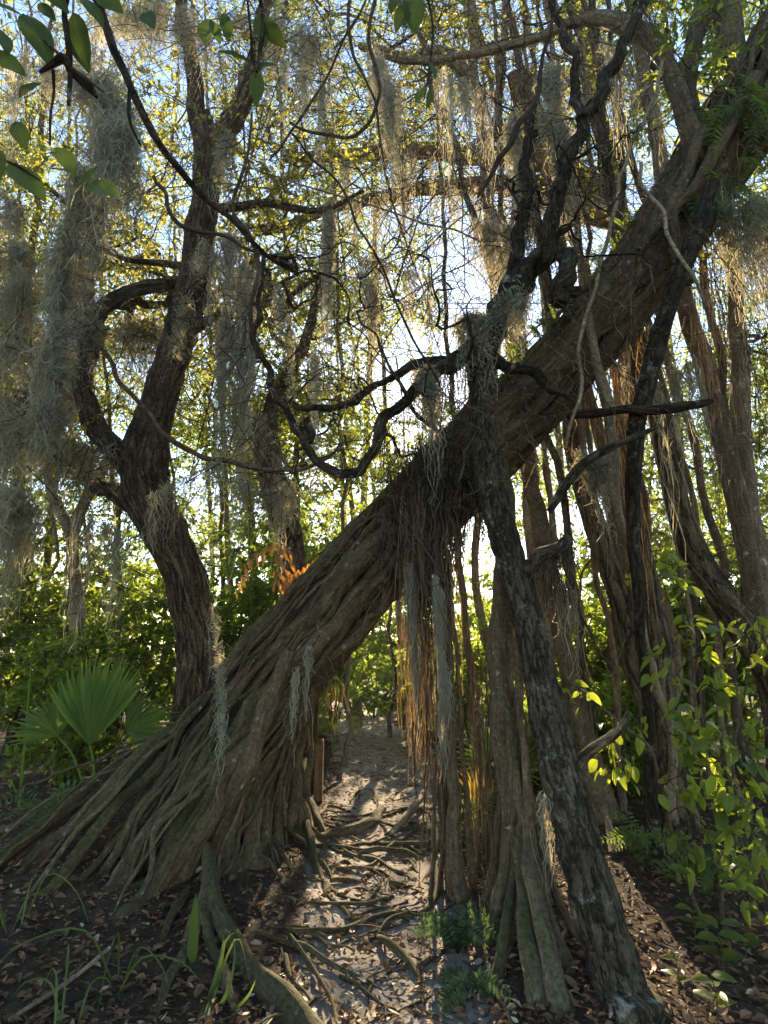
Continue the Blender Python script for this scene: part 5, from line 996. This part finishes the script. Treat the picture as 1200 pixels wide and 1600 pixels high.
spray('twig with bright leaves hanging over the top centre', [[(660, -30, 1.8, 4), (675, 30, 1.8, 4), (672, 90, 1.85, 3), (662, 150, 1.85, 2)]], [(670, 95, 683, 118, 1.85, 1), (668, 118, 650, 100, 1.85, 1), (672, 122, 695, 130, 1.85, 1), (665, 135, 648, 158, 1.85, 1), (672, 140, 672, 165, 1.85, 1), (625, -15, 610, 20, 1.8, 1), (645, -15, 648, 45, 1.8, 1), (635, 5, 618, 40, 1.8, 1), (640, 20, 632, 42, 1.8, 1), (700, -20, 730, 8, 1.8, 1)])

# ------------------------------------------------------------------ fallen leaves
def scatter(n, x0, x1, y0, y1):
    px = rng.uniform(x0, x1, n); py = y0 + (y1-y0)*rng.random(n)
    return px, py
FL = {}
for nm, mt in (('pale', 'litterpale'), ('brown', 'litterbrown')):
    FL[nm] = [leaf_mesh('fallen_leaf', M[mt], L_, L_*.5, n=5, fold=f, curl=cu, twist=tw) for L_, f, cu, tw in ((.055, .3, -.3, .3), (.045, .5, .35, -.2), (.06, .2, -.15, .5))]
lab = {'pale': 'pale cream fallen leaf lying on the dark forest floor', 'brown': 'curled brown fallen leaf lying on the forest floor'}
for k in range(300):
    nm = 'pale' if k % 5 < 3 else 'brown'
    px = rng.normal(560, 130) if nm == 'pale' else rng.uniform(20, 1150); py = 1620 - 330*rng.random()**1.3
    if nm == 'brown' and px < 480: py = max(py, 1350)
    g = G(float(np.clip(px, -40, 1240)), py, .008); o = link('fallen_leaf', FL[nm][k % 3]); a = rng.uniform(0, 6.28)
    orient(o, g + np.array([0, 0, .004]), (math.cos(a), math.sin(a), rng.normal(0, .15)), (rng.normal(0, .3), rng.normal(0, .3), 1), rng.uniform(.5, 1.05)*(1 if nm == 'pale' else 1.2)); tag(o, lab[nm], 'leaf', nm + ' fallen leaves')
mb = MB(); n = 54000
x = rng.normal(0, 2.6, n); y = 1.8 + 12*rng.random(n)**2.0; p = np.stack([x, y, 0*x], 1)
on = np.exp(-((x-path_x(y))/path_w(y))**2); keep = rng.random(n) > on*.5; keep &= fbm(p, 2.0, 77) > -.9; x, y = x[keep], y[keep]; n = len(x)
z = gz(x, y) + rng.uniform(.002, .02, n); a = rng.uniform(0, 6.28, n); sz = .012 + .055*rng.random(n)**1.4
LC = np.stack([x, y, z], 1); LD = np.stack([np.cos(a), np.sin(a), rng.normal(0, .3, n)], 1); LN = np.stack([rng.normal(0, .4, n), rng.normal(0, .4, n), np.ones(n)], 1); LW = sz*rng.uniform(.35, .6, n)
for nr in (True, False): q = (y < 4.8) == nr; leaves(mb, LC[q], LD[q], LN[q], sz[q], LW[q], fold=.25 if nr else .2, big=nr)
o = mb.build('leaf_litter', M['litter'], smooth=False, kind='stuff'); o['label'] = 'brown leaf litter covering the forest floor'; o['category'] = 'litter'
mb = MB(); n = 1500; x = rng.normal(0, 2.2, n); y = 1.8+8*rng.random(n)**1.5; a = rng.uniform(0, 6.28, n); l = rng.uniform(.05, .28, n); t = np.linspace(-.5, .5, 5)[None, :, None]
C = np.stack([x, y, gz(x, y)+.012], 1); pts = C[:, None] + np.stack([np.cos(a), np.sin(a), rng.normal(0, .06, n)], 1)[:, None]*l[:, None, None]*t + rng.normal(0, .008, (n, 5, 3))
strands(mb, pts, rng.uniform(.0015, .005, n)); o = mb.build('twig_litter', M['twig'], kind='stuff'); o['label'] = 'small dead twigs strewn over the forest floor'; o['category'] = 'twigs'

# ------------------------------------------------------------------ sunlit air
def haze():
    m, t, out = nodes('haze_air'); v = t.nodes.new('ShaderNodeVolumePrincipled'); v.inputs['Density'].default_value = 0.0008; v.inputs['Color'].default_value = (0.95, 0.96, 1.0, 1); v.inputs['Anisotropy'].default_value = 0.55
    t.links.new(v.outputs[0], out.inputs['Volume'])
    x0, x1, y0, y1, z0, z1 = -150, 150, -146, 155, -2.5, 32.0
    q = np.array([[x, y, z] for z in (z0, z1) for x, y in ((x0, y0), (x1, y0), (x1, y1), (x0, y1))]); mb = MB()
    mb.add(q, np.array([(3, 2, 1, 0), (4, 5, 6, 7), (0, 1, 5, 4), (1, 2, 6, 5), (2, 3, 7, 6), (3, 0, 4, 7)])); o = mb.build('haze', m, smooth=False, kind='stuff'); o['label'] = 'thin sunlit haze hanging in the wood'; o['category'] = 'haze'
haze()
